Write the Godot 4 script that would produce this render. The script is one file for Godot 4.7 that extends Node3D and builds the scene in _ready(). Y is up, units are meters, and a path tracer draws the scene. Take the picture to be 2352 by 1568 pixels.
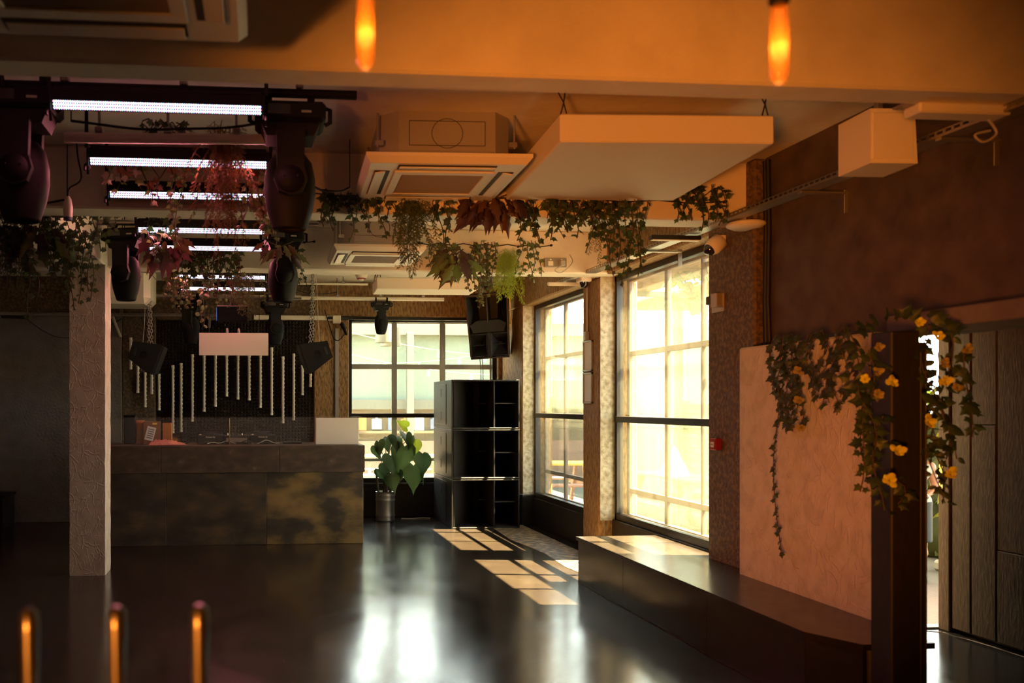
extends Node3D
# A former warehouse turned club room: beams, DJ booth, hanging lights and ivy, tall windows to a courtyard.

class B:
	# collects triangles; every vertex goes through xf
	var st := SurfaceTool.new()
	var xf := Transform3D.IDENTITY
	var grp := 1
	func _init(t := Transform3D.IDENTITY):
		st.begin(Mesh.PRIMITIVE_TRIANGLES)
		xf = t
	func tri(a: Vector3, b: Vector3, c: Vector3, g := -1):
		# a, b, c run counter-clockwise seen from outside
		st.set_smooth_group(g if g >= 0 else 4294967295)
		st.add_vertex(xf * a)
		st.add_vertex(xf * c)
		st.add_vertex(xf * b)
	func quad(a, b, c, d, g := -1):
		tri(a, b, c, g)
		tri(a, c, d, g)
	func poly(p: Array, centre: Vector3, g := -1):
		# convex face turned away from centre
		var m := Vector3.ZERO
		for v in p: m += v
		m /= p.size()
		var n: Vector3 = (p[1] - p[0]).cross(p[2] - p[0])
		var flip: bool = n.dot(m - centre) < 0
		for i in range(1, p.size() - 1):
			if flip: tri(p[0], p[i + 1], p[i], g)
			else: tri(p[0], p[i], p[i + 1], g)
	func box(c: Vector3, s: Vector3, bevel := 0.0, bas := Basis.IDENTITY):
		var h := s * 0.5
		var e := minf(bevel, minf(h.x, minf(h.y, h.z)) * 0.9)
		if e <= 0.0:
			for ax in 3:
				for sg in [-1.0, 1.0]:
					var pts := []
					for k in [[-1, -1], [1, -1], [1, 1], [-1, 1]]:
						var v := Vector3.ZERO
						v[ax] = sg * h[ax]
						v[(ax + 1) % 3] = k[0] * h[(ax + 1) % 3]
						v[(ax + 2) % 3] = k[1] * h[(ax + 2) % 3]
						pts.append(c + bas * v)
					poly(pts, c)
			return
		for ax in 3:
			var b1 := (ax + 1) % 3
			var b2 := (ax + 2) % 3
			for sg in [-1.0, 1.0]:
				var pts := []
				for k in [[-1, -1], [1, -1], [1, 1], [-1, 1]]:
					var v := Vector3.ZERO
					v[ax] = sg * h[ax]
					v[b1] = k[0] * (h[b1] - e)
					v[b2] = k[1] * (h[b2] - e)
					pts.append(c + bas * v)
				poly(pts, c)
			for s1 in [-1.0, 1.0]:
				for s2 in [-1.0, 1.0]:
					var q := []
					for k in [[-1.0, 0], [1.0, 0], [1.0, 1], [-1.0, 1]]:
						var v := Vector3.ZERO
						v[ax] = k[0] * (h[ax] - e)
						v[b1] = s1 * (h[b1] - (e if k[1] == 0 else 0.0))
						v[b2] = s2 * (h[b2] - (0.0 if k[1] == 0 else e))
						q.append(c + bas * v)
					poly(q, c)
		for sx in [-1.0, 1.0]:
			for sy in [-1.0, 1.0]:
				for sz in [-1.0, 1.0]:
					poly([c + bas * Vector3(sx * h.x, sy * (h.y - e), sz * (h.z - e)), c + bas * Vector3(sx * (h.x - e), sy * h.y, sz * (h.z - e)), c + bas * Vector3(sx * (h.x - e), sy * (h.y - e), sz * h.z)], c)
	func span(a: Vector3, b: Vector3, bevel := 0.0):
		# box between two opposite corners
		box((a + b) * 0.5, (b - a).abs(), bevel)
	func bar(a: Vector3, b: Vector3, w: float, t: float, bevel := 0.0):
		# box along a line, w across, t deep
		var d := (b - a).normalized()
		var up := Vector3.UP if absf(d.y) < 0.95 else Vector3.BACK
		var sx := d.cross(up).normalized()
		var sy := sx.cross(d).normalized()
		box((a + b) * 0.5, Vector3(w, t, a.distance_to(b)), bevel, Basis(sx, sy, -d))
	func tube(p: Array, r, sides := 8, caps := true, closed := false):
		grp += 1
		var g := grp
		var rings := []
		var n := p.size()
		var ref := Vector3.UP
		for i in n:
			var d: Vector3
			if closed: d = (p[(i + 1) % n] - p[(i - 1 + n) % n]).normalized()
			else: d = (p[mini(i + 1, n - 1)] - p[maxi(i - 1, 0)]).normalized()
			if i == 0: ref = Vector3.UP if absf(d.y) < 0.9 else Vector3.RIGHT
			var x := d.cross(ref).normalized()
			ref = x.cross(d).normalized()
			var rr: float = r[i] if r is Array else r
			var ring := []
			for k in sides:
				var a := TAU * k / sides
				ring.append(p[i] + (x * cos(a) + ref * sin(a)) * rr)
			rings.append(ring)
		for i in (n if closed else n - 1):
			var r0: Array = rings[i]
			var r1: Array = rings[(i + 1) % n]
			for k in sides:
				var k2 := (k + 1) % sides
				quad(r0[k], r1[k], r1[k2], r0[k2], g)
		if caps and not closed:
			for i in range(1, sides - 1):
				tri(rings[0][0], rings[0][i], rings[0][i + 1])
				tri(rings[n - 1][0], rings[n - 1][i + 1], rings[n - 1][i])
	func cable(p: Array, r: float, sides := 6):
		# tube through points rounded off between them
		var q := []
		var n := p.size()
		for i in n - 1:
			var a: Vector3 = p[maxi(i - 1, 0)]
			var d: Vector3 = p[mini(i + 2, n - 1)]
			for k in 6: q.append(p[i].cubic_interpolate(p[i + 1], a, d, k / 6.0))
		q.append(p[n - 1])
		tube(q, r, sides)
	func lathe(runs: Array, seg := 24, t := Transform3D.IDENTITY):
		# runs: profiles of Vector2(radius, height) going up on the outside; each run is smooth in itself
		for prof in runs:
			grp += 1
			var g := grp
			for i in prof.size() - 1:
				var a: Vector2 = prof[i]
				var b: Vector2 = prof[i + 1]
				for k in seg:
					var a0 := TAU * k / seg
					var a1 := TAU * (k + 1) / seg
					var p0 := t * Vector3(cos(a0) * a.x, a.y, sin(a0) * a.x)
					var p1 := t * Vector3(cos(a1) * a.x, a.y, sin(a1) * a.x)
					var p2 := t * Vector3(cos(a1) * b.x, b.y, sin(a1) * b.x)
					var p3 := t * Vector3(cos(a0) * b.x, b.y, sin(a0) * b.x)
					if a.x < 0.00001: tri(p0, p3, p2, g)
					elif b.x < 0.00001: tri(p0, p3, p1, g)
					else: quad(p0, p3, p2, p1, g)
	func prism(outline: Array, depth: float, t := Transform3D.IDENTITY):
		# outline in xy, front at z = 0, back at z = -depth
		var o := PackedVector2Array(outline)
		if Geometry2D.is_polygon_clockwise(o): o.reverse()
		var ix := Geometry2D.triangulate_polygon(o)
		for i in range(0, ix.size(), 3):
			var a := o[ix[i]]
			var b := o[ix[i + 1]]
			var c := o[ix[i + 2]]
			if (b - a).cross(c - a) < 0:
				var s := b
				b = c
				c = s
			tri(t * Vector3(a.x, a.y, 0), t * Vector3(b.x, b.y, 0), t * Vector3(c.x, c.y, 0))
			tri(t * Vector3(a.x, a.y, -depth), t * Vector3(c.x, c.y, -depth), t * Vector3(b.x, b.y, -depth))
		for i in o.size():
			var a := o[i]
			var b := o[(i + 1) % o.size()]
			quad(t * Vector3(a.x, a.y, -depth), t * Vector3(b.x, b.y, -depth), t * Vector3(b.x, b.y, 0), t * Vector3(a.x, a.y, 0))
	func mesh() -> ArrayMesh:
		st.generate_normals()
		return st.commit()

var M := {}
var rng := RandomNumberGenerator.new()
var taken := {}

func lin(r, g, b, a = 1.0) -> Color:
	return Color(r, g, b, a).linear_to_srgb()

func numbered(n: String) -> String:
	if not taken.has(n):
		taken[n] = 0
		return n
	taken[n] += 1
	return "%s_%03d" % [n, taken[n]]

func put(o: Node3D, called: String, parent: Node) -> Node3D:
	if parent == self:
		o.name = numbered(called)
		add_child(o)
	else:
		o.name = called
		parent.add_child(o, true)
	return o

func tag(o: Node, label := "", category := "", group := "", kind := "") -> Node:
	if label: o.set_meta("label", label)
	if category: o.set_meta("category", category)
	if group: o.set_meta("group", group)
	if kind: o.set_meta("kind", kind)
	return o

func mk(called: String, b, m: Material, parent: Node = self) -> MeshInstance3D:
	var o := MeshInstance3D.new()
	o.mesh = b.mesh() if b is B else b
	o.material_override = m
	put(o, called, parent)
	return o

func thing(called: String, label: String, category: String, at := Vector3.ZERO, turn := 0.0, group := "") -> Node3D:
	var o := Node3D.new()
	put(o, called, self)
	o.position = at
	o.rotation.y = turn
	tag(o, label, category, group)
	return o

func struct(called: String, label := "") -> Node3D:
	var o := Node3D.new()
	put(o, called, self)
	tag(o, label, "", "", "structure")
	return o

func part(called: String, c: Vector3, s: Vector3, m: Material, parent: Node, bevel := 0.004, bas := Basis.IDENTITY) -> MeshInstance3D:
	var b := B.new()
	b.box(c, s, bevel, bas)
	return mk(called, b, m, parent)

func slab(called: String, a: Vector3, b2: Vector3, m: Material, parent: Node, bevel := 0.004) -> MeshInstance3D:
	return part(called, (a + b2) * 0.5, (b2 - a).abs(), m, parent, bevel)

func inst(called: String, mesh: Mesh, m: Material, t: Transform3D, parent: Node) -> MeshInstance3D:
	var o := MeshInstance3D.new()
	o.mesh = mesh
	o.material_override = m
	o.transform = t
	put(o, called, parent)
	return o

# ---------------------------------------------------------------- materials
func mat(key: String, c: Color, rough := 0.7, metal := 0.0, spec := 0.5) -> StandardMaterial3D:
	var m := StandardMaterial3D.new()
	m.resource_name = key
	m.albedo_color = c
	m.roughness = rough
	m.metallic = metal
	m.metallic_specular = spec
	M[key] = m
	return m

func noise(sd: int, freq: float, oct := 4, kind := FastNoiseLite.TYPE_SIMPLEX_SMOOTH, fractal := FastNoiseLite.FRACTAL_FBM, warp := 0.0) -> FastNoiseLite:
	var n := FastNoiseLite.new()
	n.seed = sd
	n.frequency = freq
	n.noise_type = kind
	n.fractal_type = fractal
	n.fractal_octaves = oct
	if warp > 0.0:
		n.domain_warp_enabled = true
		n.domain_warp_amplitude = warp
		n.domain_warp_frequency = freq * 0.8
	return n

func ntex(n: FastNoiseLite, ramp := [], size := 512, h := 0) -> NoiseTexture2D:
	var t := NoiseTexture2D.new()
	t.width = size
	t.height = h if h > 0 else size
	t.seamless = true
	t.seamless_blend_skirt = 0.2
	t.noise = n
	if ramp.size():
		var g := Gradient.new()
		var off := PackedFloat32Array()
		var col := PackedColorArray()
		for r in ramp:
			off.append(r[0])
			col.append(r[1])
		g.offsets = off
		g.colors = col
		t.color_ramp = g
	return t

func tri(m: StandardMaterial3D, s, own := false) -> StandardMaterial3D:
	m.uv1_triplanar = true
	m.uv1_world_triplanar = not own
	m.uv1_scale = s if s is Vector3 else Vector3(s, s, s)
	return m

func relief(m: StandardMaterial3D, t: Texture2D, cm: float):
	m.heightmap_enabled = true
	m.heightmap_texture = t
	m.heightmap_scale = cm

func grey(v) -> Color:
	return Color(v, v, v)

func strokes() -> ImageTexture:
	# raised trowel strokes left in the plaster
	var n := 512
	var im := Image.create(n, n, false, Image.FORMAT_L8)
	im.fill(grey(0.2))
	var r := RandomNumberGenerator.new()
	r.seed = 12
	for k in 230:
		var p := Vector2(r.randf(), r.randf()) * n
		var an := r.randfn() * 0.7 + PI / 2
		var bend := r.randf_range(-.04, .04)
		var hgt := r.randf_range(.25, .8)
		var wid := r.randf_range(2.0, 5.5)
		for s in r.randi_range(12, 46):
			p += Vector2(cos(an), sin(an)) * 1.5
			an += bend
			var w := int(ceil(wid))
			for y in range(-w, w + 1):
				for x in range(-w, w + 1):
					var d := Vector2(x, y).length() / wid
					if d < 1.0:
						var q := Vector2i(posmod(int(p.x) + x, n), posmod(int(p.y) + y, n))
						var v := 0.2 + hgt * (1.0 - d * d)
						if im.get_pixelv(q).r < v: im.set_pixelv(q, grey(minf(v, 1.0)))
	return ImageTexture.create_from_image(im)

func scuffs() -> ImageTexture:
	# gloss of the floor: soft patches with fine curved scratches worn in
	var n := 768
	var im := Image.create(n, n, false, Image.FORMAT_L8)
	var f := noise(22, 1.0, 4)
	for y in n:
		for x in n:
			# noise on a torus so that the picture repeats without a seam
			var u := TAU * x / n
			var v := TAU * y / n
			var s := f.get_noise_3d(cos(u) * 1.1 + cos(v) * 0.7, sin(u) * 1.1 + sin(v) * 0.9, cos(v + u) * 0.5)
			im.set_pixel(x, y, grey(0.18 + 0.07 * s))
	var r := RandomNumberGenerator.new()
	r.seed = 33
	for k in 520:
		var p := Vector2(r.randf(), r.randf()) * n
		var an := r.randf() * TAU
		var bend := r.randfn() * 0.008
		var w := r.randf_range(.01, .055)
		for s in r.randi_range(12, 110):
			p += Vector2(cos(an), sin(an))
			an += bend
			var q := Vector2i(posmod(int(p.x), n), posmod(int(p.y), n))
			im.set_pixelv(q, grey(minf(im.get_pixelv(q).r + w, 0.5)))
	return ImageTexture.create_from_image(im)

func materials():
	var white := Color.WHITE
	# painted concrete of ceiling and beams
	var m := mat("paint_white", white, 0.8)
	m.albedo_texture = ntex(noise(3, 0.012, 5), [[0.0, lin(.7, .63, .54)], [0.45, lin(.78, .71, .61)], [1.0, lin(.84, .77, .67)]])
	tri(m, 0.5)
	relief(m, ntex(noise(4, 0.03, 4)), 0.3)
	# trowelled stucco of column and low wall
	m = mat("stucco", white, 0.75)
	m.albedo_texture = ntex(noise(5, 0.01, 4), [[0.0, lin(.52, .45, .37)], [0.5, lin(.64, .56, .47)], [1.0, lin(.7, .62, .53)]])
	relief(m, strokes(), 0.45)
	tri(m, Vector3(1.4, 1.2, 1.4))
	# dark trowelled plaster above
	m = mat("plaster_dark", white, 0.72)
	m.albedo_texture = ntex(noise(8, 0.012, 5, FastNoiseLite.TYPE_SIMPLEX_SMOOTH, FastNoiseLite.FRACTAL_FBM, 20.0), [[0.0, lin(.055, .038, .03)], [0.3, lin(.08, .056, .044)], [0.6, lin(.095, .068, .053)], [1.0, lin(.125, .09, .07)]])
	relief(m, ntex(noise(9, 0.014, 4, FastNoiseLite.TYPE_SIMPLEX_SMOOTH, FastNoiseLite.FRACTAL_RIDGED, 18.0)), 0.35)
	tri(m, 0.7)
	# stripped ochre concrete
	m = mat("concrete_ochre", white, 0.7)
	m.albedo_texture = ntex(noise(11, 0.02, 5, FastNoiseLite.TYPE_SIMPLEX_SMOOTH, FastNoiseLite.FRACTAL_FBM, 30.0), [[0.0, lin(.1, .055, .02)], [0.35, lin(.23, .125, .045)], [0.6, lin(.32, .18, .066)], [1.0, lin(.42, .27, .12)]])
	relief(m, ntex(noise(12, 0.03, 4)), 0.5)
	tri(m, Vector3(3.0, 0.9, 3.0))
	m = mat("concrete_pale", white, 0.7)
	m.albedo_texture = ntex(noise(14, 0.022, 5, FastNoiseLite.TYPE_SIMPLEX_SMOOTH, FastNoiseLite.FRACTAL_FBM, 20.0), [[0.0, lin(.26, .2, .12)], [0.4, lin(.4, .34, .23)], [0.6, lin(.48, .42, .3)], [1.0, lin(.58, .52, .4)]])
	relief(m, ntex(noise(15, 0.035, 4)), 0.6)
	tri(m, 1.1)
	m = mat("concrete_brown", white, 0.65)
	m.albedo_texture = ntex(noise(16, 0.025, 5, FastNoiseLite.TYPE_SIMPLEX_SMOOTH, FastNoiseLite.FRACTAL_FBM, 30.0), [[0.0, lin(.07, .045, .028)], [0.45, lin(.1, .066, .04)], [0.62, lin(.17, .1, .045)], [1.0, lin(.18, .13, .085)]])
	relief(m, ntex(noise(17, 0.03, 4)), 0.5)
	tri(m, 1.6)
	m = mat("wall_grey", white, 0.8)
	m.albedo_texture = ntex(noise(18, 0.01, 4), [[0.0, lin(.15, .125, .115)], [1.0, lin(.2, .17, .155)]])
	relief(m, ntex(noise(19, 0.05, 3)), 0.4)
	tri(m, 0.8)
	# polished dark floor, scuffed
	m = mat("floor_resin", white, 1.0, 0.0, 0.85)
	m.albedo_texture = ntex(noise(21, 0.008, 6, FastNoiseLite.TYPE_SIMPLEX_SMOOTH, FastNoiseLite.FRACTAL_FBM, 12.0), [[0.0, lin(.019, .013, .0095)], [0.5, lin(.023, .016, .012)], [1.0, lin(.031, .023, .016)]], 1024)
	m.roughness_texture = scuffs()
	tri(m, Vector3(0.3, 0.3, 0.3))
	m = mat("floor_rough", white, 0.55)
	m.albedo_texture = ntex(noise(24, 0.02, 5, FastNoiseLite.TYPE_SIMPLEX_SMOOTH, FastNoiseLite.FRACTAL_FBM, 20.0), [[0.0, lin(.03, .02, .014)], [0.45, lin(.09, .055, .025)], [0.65, lin(.26, .17, .08)], [1.0, lin(.36, .28, .19)]])
	tri(m, 0.8)
	# patinated sheet of the booth
	m = mat("patina", white, 0.42, 0.0, 0.5)
	m.albedo_texture = ntex(noise(26, 0.009, 6, FastNoiseLite.TYPE_SIMPLEX_SMOOTH, FastNoiseLite.FRACTAL_FBM, 8.0), [[0.0, lin(.03, .022, .016)], [0.42, lin(.055, .041, .029)], [0.6, lin(.075, .055, .036)], [0.75, lin(.1, .068, .036)], [1.0, lin(.15, .1, .042)]])
	m.roughness_texture = ntex(noise(27, 0.02, 4), [[0.0, grey(0.3)], [1.0, grey(0.6)]])
	m.roughness = 1.0
	tri(m, Vector3(0.42, 0.8, 0.42))
	m = mat("patina_ochre", white, 0.5)
	m.albedo_texture = ntex(noise(29, 0.007, 6, FastNoiseLite.TYPE_SIMPLEX_SMOOTH, FastNoiseLite.FRACTAL_FBM, 8.0), [[0.0, lin(.03, .022, .016)], [0.4, lin(.06, .044, .03)], [0.52, lin(.14, .092, .036)], [0.7, lin(.22, .14, .05)], [1.0, lin(.28, .18, .065)]])
	tri(m, Vector3(0.42, 0.7, 0.42))
	m = mat("patina_top", white, 0.5)
	m.albedo_texture = ntex(noise(28, 0.014, 6, FastNoiseLite.TYPE_SIMPLEX_SMOOTH, FastNoiseLite.FRACTAL_FBM, 20.0), [[0.0, lin(.045, .03, .021)], [0.5, lin(.075, .05, .034)], [0.8, lin(.11, .075, .05)], [1.0, lin(.22, .16, .1)]])
	tri(m, Vector3(0.6, 0.9, 0.6))
	m = mat("bench_resin", white, 1.0, 0.0, 0.55)
	m.albedo_texture = ntex(noise(30, 0.02, 5), [[0.0, lin(.022, .016, .012)], [0.6, lin(.026, .019, .014)], [1.0, lin(.036, .027, .019)]])
	m.roughness_texture = ntex(noise(31, 0.02, 4), [[0.0, grey(0.2)], [1.0, grey(0.28)]])
	tri(m, 0.5)
	m = mat("board_dark", white, 0.85, 0.0, 0.3)
	m.albedo_texture = ntex(noise(33, 0.02, 5, FastNoiseLite.TYPE_SIMPLEX_SMOOTH, FastNoiseLite.FRACTAL_RIDGED, 14.0), [[0.0, lin(.045, .026, .017)], [0.6, lin(.07, .041, .027)], [1.0, lin(.1, .06, .038)]], 256, 512)
	relief(m, ntex(noise(34, 0.02, 4, FastNoiseLite.TYPE_SIMPLEX_SMOOTH, FastNoiseLite.FRACTAL_RIDGED, 14.0), [], 256, 512), 0.15)
	tri(m, Vector3(5.0, 0.5, 5.0))
	m = mat("deck", white, 0.7)
	m.albedo_texture = ntex(noise(36, 0.02, 5, FastNoiseLite.TYPE_SIMPLEX_SMOOTH, FastNoiseLite.FRACTAL_FBM, 10.0), [[0.0, lin(.07, .034, .017)], [0.6, lin(.12, .064, .033)], [1.0, lin(.16, .09, .048)]])
	tri(m, Vector3(0.5, 2.0, 3.0))
	m = mat("post_black", white, 0.6)
	m.albedo_texture = ntex(noise(37, 0.02, 3), [[0.0, lin(.012, .01, .009)], [1.0, lin(.024, .018, .015)]])
	tri(m, Vector3(3, 0.6, 3))
	m = mat("black_paint", white, 0.45)
	m.albedo_texture = ntex(noise(38, 0.03, 4), [[0.0, lin(.012, .009, .008)], [0.7, lin(.022, .017, .014)], [1.0, lin(.06, .045, .032)]])
	tri(m, 0.9)
	mat("frame_black", lin(.02, .016, .014), 0.35)
	mat("steel_old", lin(.14, .1, .07), 0.6, 0.0)
	mat("plastic_black", lin(.008, .0075, .008), 0.6, 0.0, 0.35)
	mat("plastic_dark", lin(.013, .012, .013), 0.6, 0.0, 0.35)
	mat("cabinet_black", lin(.02, .016, .014), 0.42, 0.0, 0.4)
	mat("grille_black", lin(.01, .01, .011), 0.6)
	mat("foam_dark", lin(.045, .032, .026), 0.95, 0.0, 0.2)
	mat("white_plastic", lin(.8, .74, .64), 0.45)
	mat("white_matt", lin(.82, .74, .64), 0.85)
	mat("tube_white", lin(.66, .58, .5), 0.35)
	mat("vent_dark", lin(.05, .04, .035), 0.7)
	mat("grille_tan", lin(.24, .18, .13), 0.6)
	mat("zinc", lin(.42, .4, .37), 0.38, 0.85)
	mat("steel", lin(.5, .47, .43), 0.3, 0.9)
	mat("tap_steel", lin(.16, .15, .14), 0.28, 0.9)
	mat("chrome", lin(.7, .66, .6), 0.12, 1.0)
	mat("brass", lin(.6, .42, .16), 0.3, 1.0)
	mat("galv_body", lin(.33, .31, .29), 0.55, 0.3)
	mat("alu_frame", lin(.45, .4, .33), 0.4, 0.6)
	mat("card_white", lin(.8, .72, .6), 0.9)
	mat("cable_black", lin(.012, .011, .011), 0.5)
	mat("cable_white", lin(.45, .41, .36), 0.5)
	mat("fire_red", lin(.3, .012, .012), 0.35)
	mat("cardboard", lin(.22, .1, .045), 0.85)
	mat("cardboard_orange", lin(.5, .19, .05), 0.8)
	mat("cloth_pink", lin(.75, .3, .24), 0.9)
	mat("label_white", lin(.7, .66, .62), 0.6)
	mat("label_blue", lin(.1, .12, .2), 0.6)
	mat("skin", lin(.17, .062, .024), 0.55)
	mat("hair", lin(.03, .018, .01), 0.6)
	mat("vest_white", lin(.2, .185, .155), 0.85)
	mat("shorts_black", lin(.007, .006, .006), 0.8)
	mat("stripe_yellow", lin(.75, .5, .08), 0.7)
	mat("shoe_white", lin(.2, .18, .15), 0.7)
	mat("brick", lin(.14, .13, .08), 0.85)
	mat("brick_b", lin(.17, .155, .1), 0.85)
	mat("brick_c", lin(.11, .1, .06), 0.85)
	mat("mortar", lin(.22, .22, .17), 0.9)
	mat("render_cream", lin(.13, .165, .135), 0.9)
	mat("render_brown", lin(.12, .08, .045), 0.9)
	mat("paint_red", lin(.26, .14, .1), 0.7)
	mat("metal_grey", lin(.08, .08, .065), 0.6)
	mat("ground", lin(.72, .64, .46), 0.9)
	mat("asphalt", lin(.06, .06, .05), 0.9)
	mat("gravel", lin(.11, .072, .038), 0.95)
	mat("worn_line", lin(.2, .12, .07), 0.8)
	mat("kerb", lin(.5, .43, .32), 0.9)
	mat("table_pale", lin(.13, .13, .1), 0.6)
	mat("yellow_paint", lin(.7, .5, .06), 0.6)
	mat("box_mid", lin(.3, .3, .34), 0.6)
	# leaves; light shines through them
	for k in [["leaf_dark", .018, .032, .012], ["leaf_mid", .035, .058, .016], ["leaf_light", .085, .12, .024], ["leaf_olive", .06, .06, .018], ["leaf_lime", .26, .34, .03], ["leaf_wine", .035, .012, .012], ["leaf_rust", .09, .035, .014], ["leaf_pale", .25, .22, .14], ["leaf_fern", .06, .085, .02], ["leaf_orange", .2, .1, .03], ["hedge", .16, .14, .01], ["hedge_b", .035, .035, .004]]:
		m = mat(k[0], lin(k[1], k[2], k[3]), 0.5)
		m.backlight_enabled = true
		var top: float = maxf(k[1], k[2])
		var bl := 0.1 if k[0] != "leaf_lime" else 0.4
		m.backlight = lin(k[1] / top * bl, k[2] / top * bl, k[3] / top * bl)
	mat("stem", lin(.07, .045, .022), 0.7)
	mat("stem_green", lin(.1, .12, .03), 0.6)
	m = mat("petal", lin(.75, .7, .02), 0.6)
	m.backlight_enabled = true
	m.backlight = lin(.3, .26, .01)
	m = mat("petal_pale", lin(.3, .25, .07), 0.6)
	# glass
	m = mat("glass", lin(.85, .95, .8, .03), 0.045)
	m.transparency = BaseMaterial3D.TRANSPARENCY_ALPHA
	m = mat("glass_dusty", lin(.8, .9, .72, .09), 0.02)
	m.transparency = BaseMaterial3D.TRANSPARENCY_ALPHA
	m = mat("perspex", lin(.7, .66, .6, .05), 0.03, 0.0, 0.25)
	m.transparency = BaseMaterial3D.TRANSPARENCY_ALPHA
	m = mat("amber_glass", lin(.95, .42, .05, .38), 0.03)
	m.transparency = BaseMaterial3D.TRANSPARENCY_ALPHA
	m = mat("screen_glossy", lin(.02, .016, .022), 0.06, 0.0, 0.9)

func glow(key: String, c: Color, e: float) -> StandardMaterial3D:
	var m := mat(key, c, 0.5)
	m.emission_enabled = true
	m.emission = c
	m.emission_energy_multiplier = e
	return m

func _ready():
	rng.seed = 7
	# ---- camera: level, lens shifted right and up
	var cam := Camera3D.new()
	cam.name = "camera"
	add_child(cam)
	cam.near = 0.05
	cam.far = 200.0
	cam.position = Vector3(0, 1.55, 0)
	cam.rotation.y = -atan(0.086)
	var lens := CameraAttributesPhysical.new()
	lens.frustum_focal_length = 30.0
	lens.frustum_focus_distance = 9.0
	lens.frustum_near = 0.05
	lens.frustum_far = 200.0
	lens.exposure_aperture = 2.2
	cam.attributes = lens
	cam.projection = Camera3D.PROJECTION_FRUSTUM
	cam.near = 0.05
	cam.far = 200.0
	cam.size = 0.05 * 1568.0 / 2000.0
	cam.frustum_offset = Vector2(0.202, 0.073) * 0.05
	cam.current = true
	# ---- sky, sun, exposure
	var env := Environment.new()
	env.background_mode = Environment.BG_SKY
	var sky := Sky.new()
	var sm := ProceduralSkyMaterial.new()
	sm.sky_top_color = lin(.72, .86, .82)
	sm.sky_horizon_color = lin(.95, 1.0, .86)
	sm.sky_curve = 0.2
	sm.ground_bottom_color = lin(.3, .28, .2)
	sm.ground_horizon_color = lin(.6, .6, .48)
	sky.sky_material = sm
	env.sky = sky
	env.background_energy_multiplier = 15.0
	env.tonemap_mode = Environment.TONE_MAPPER_LINEAR
	env.tonemap_exposure = 1.0
	env.sdfgi_enabled = true
	env.ssao_enabled = true
	env.ssil_enabled = true
	var we := WorldEnvironment.new()
	we.name = "surroundings"
	we.environment = env
	add_child(we)
	var sun := DirectionalLight3D.new()
	sun.name = "sun"
	add_child(sun)
	sun.look_at_from_position(Vector3(1, 1.75, 0.15), Vector3.ZERO, Vector3.UP)
	sun.light_color = lin(1, .82, .42)
	sun.light_energy = 90.0
	sun.light_angular_distance = 0.55
	sun.shadow_enabled = true
	sun.sky_mode = DirectionalLight3D.SKY_MODE_LIGHT_ONLY
	materials()
	shell()
	windows()
	outside()
	booth()
	speakers()
	ceiling_units()
	light_rig()
	wall_fittings()
	bar()
	plants()
	doorway_person()

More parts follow.
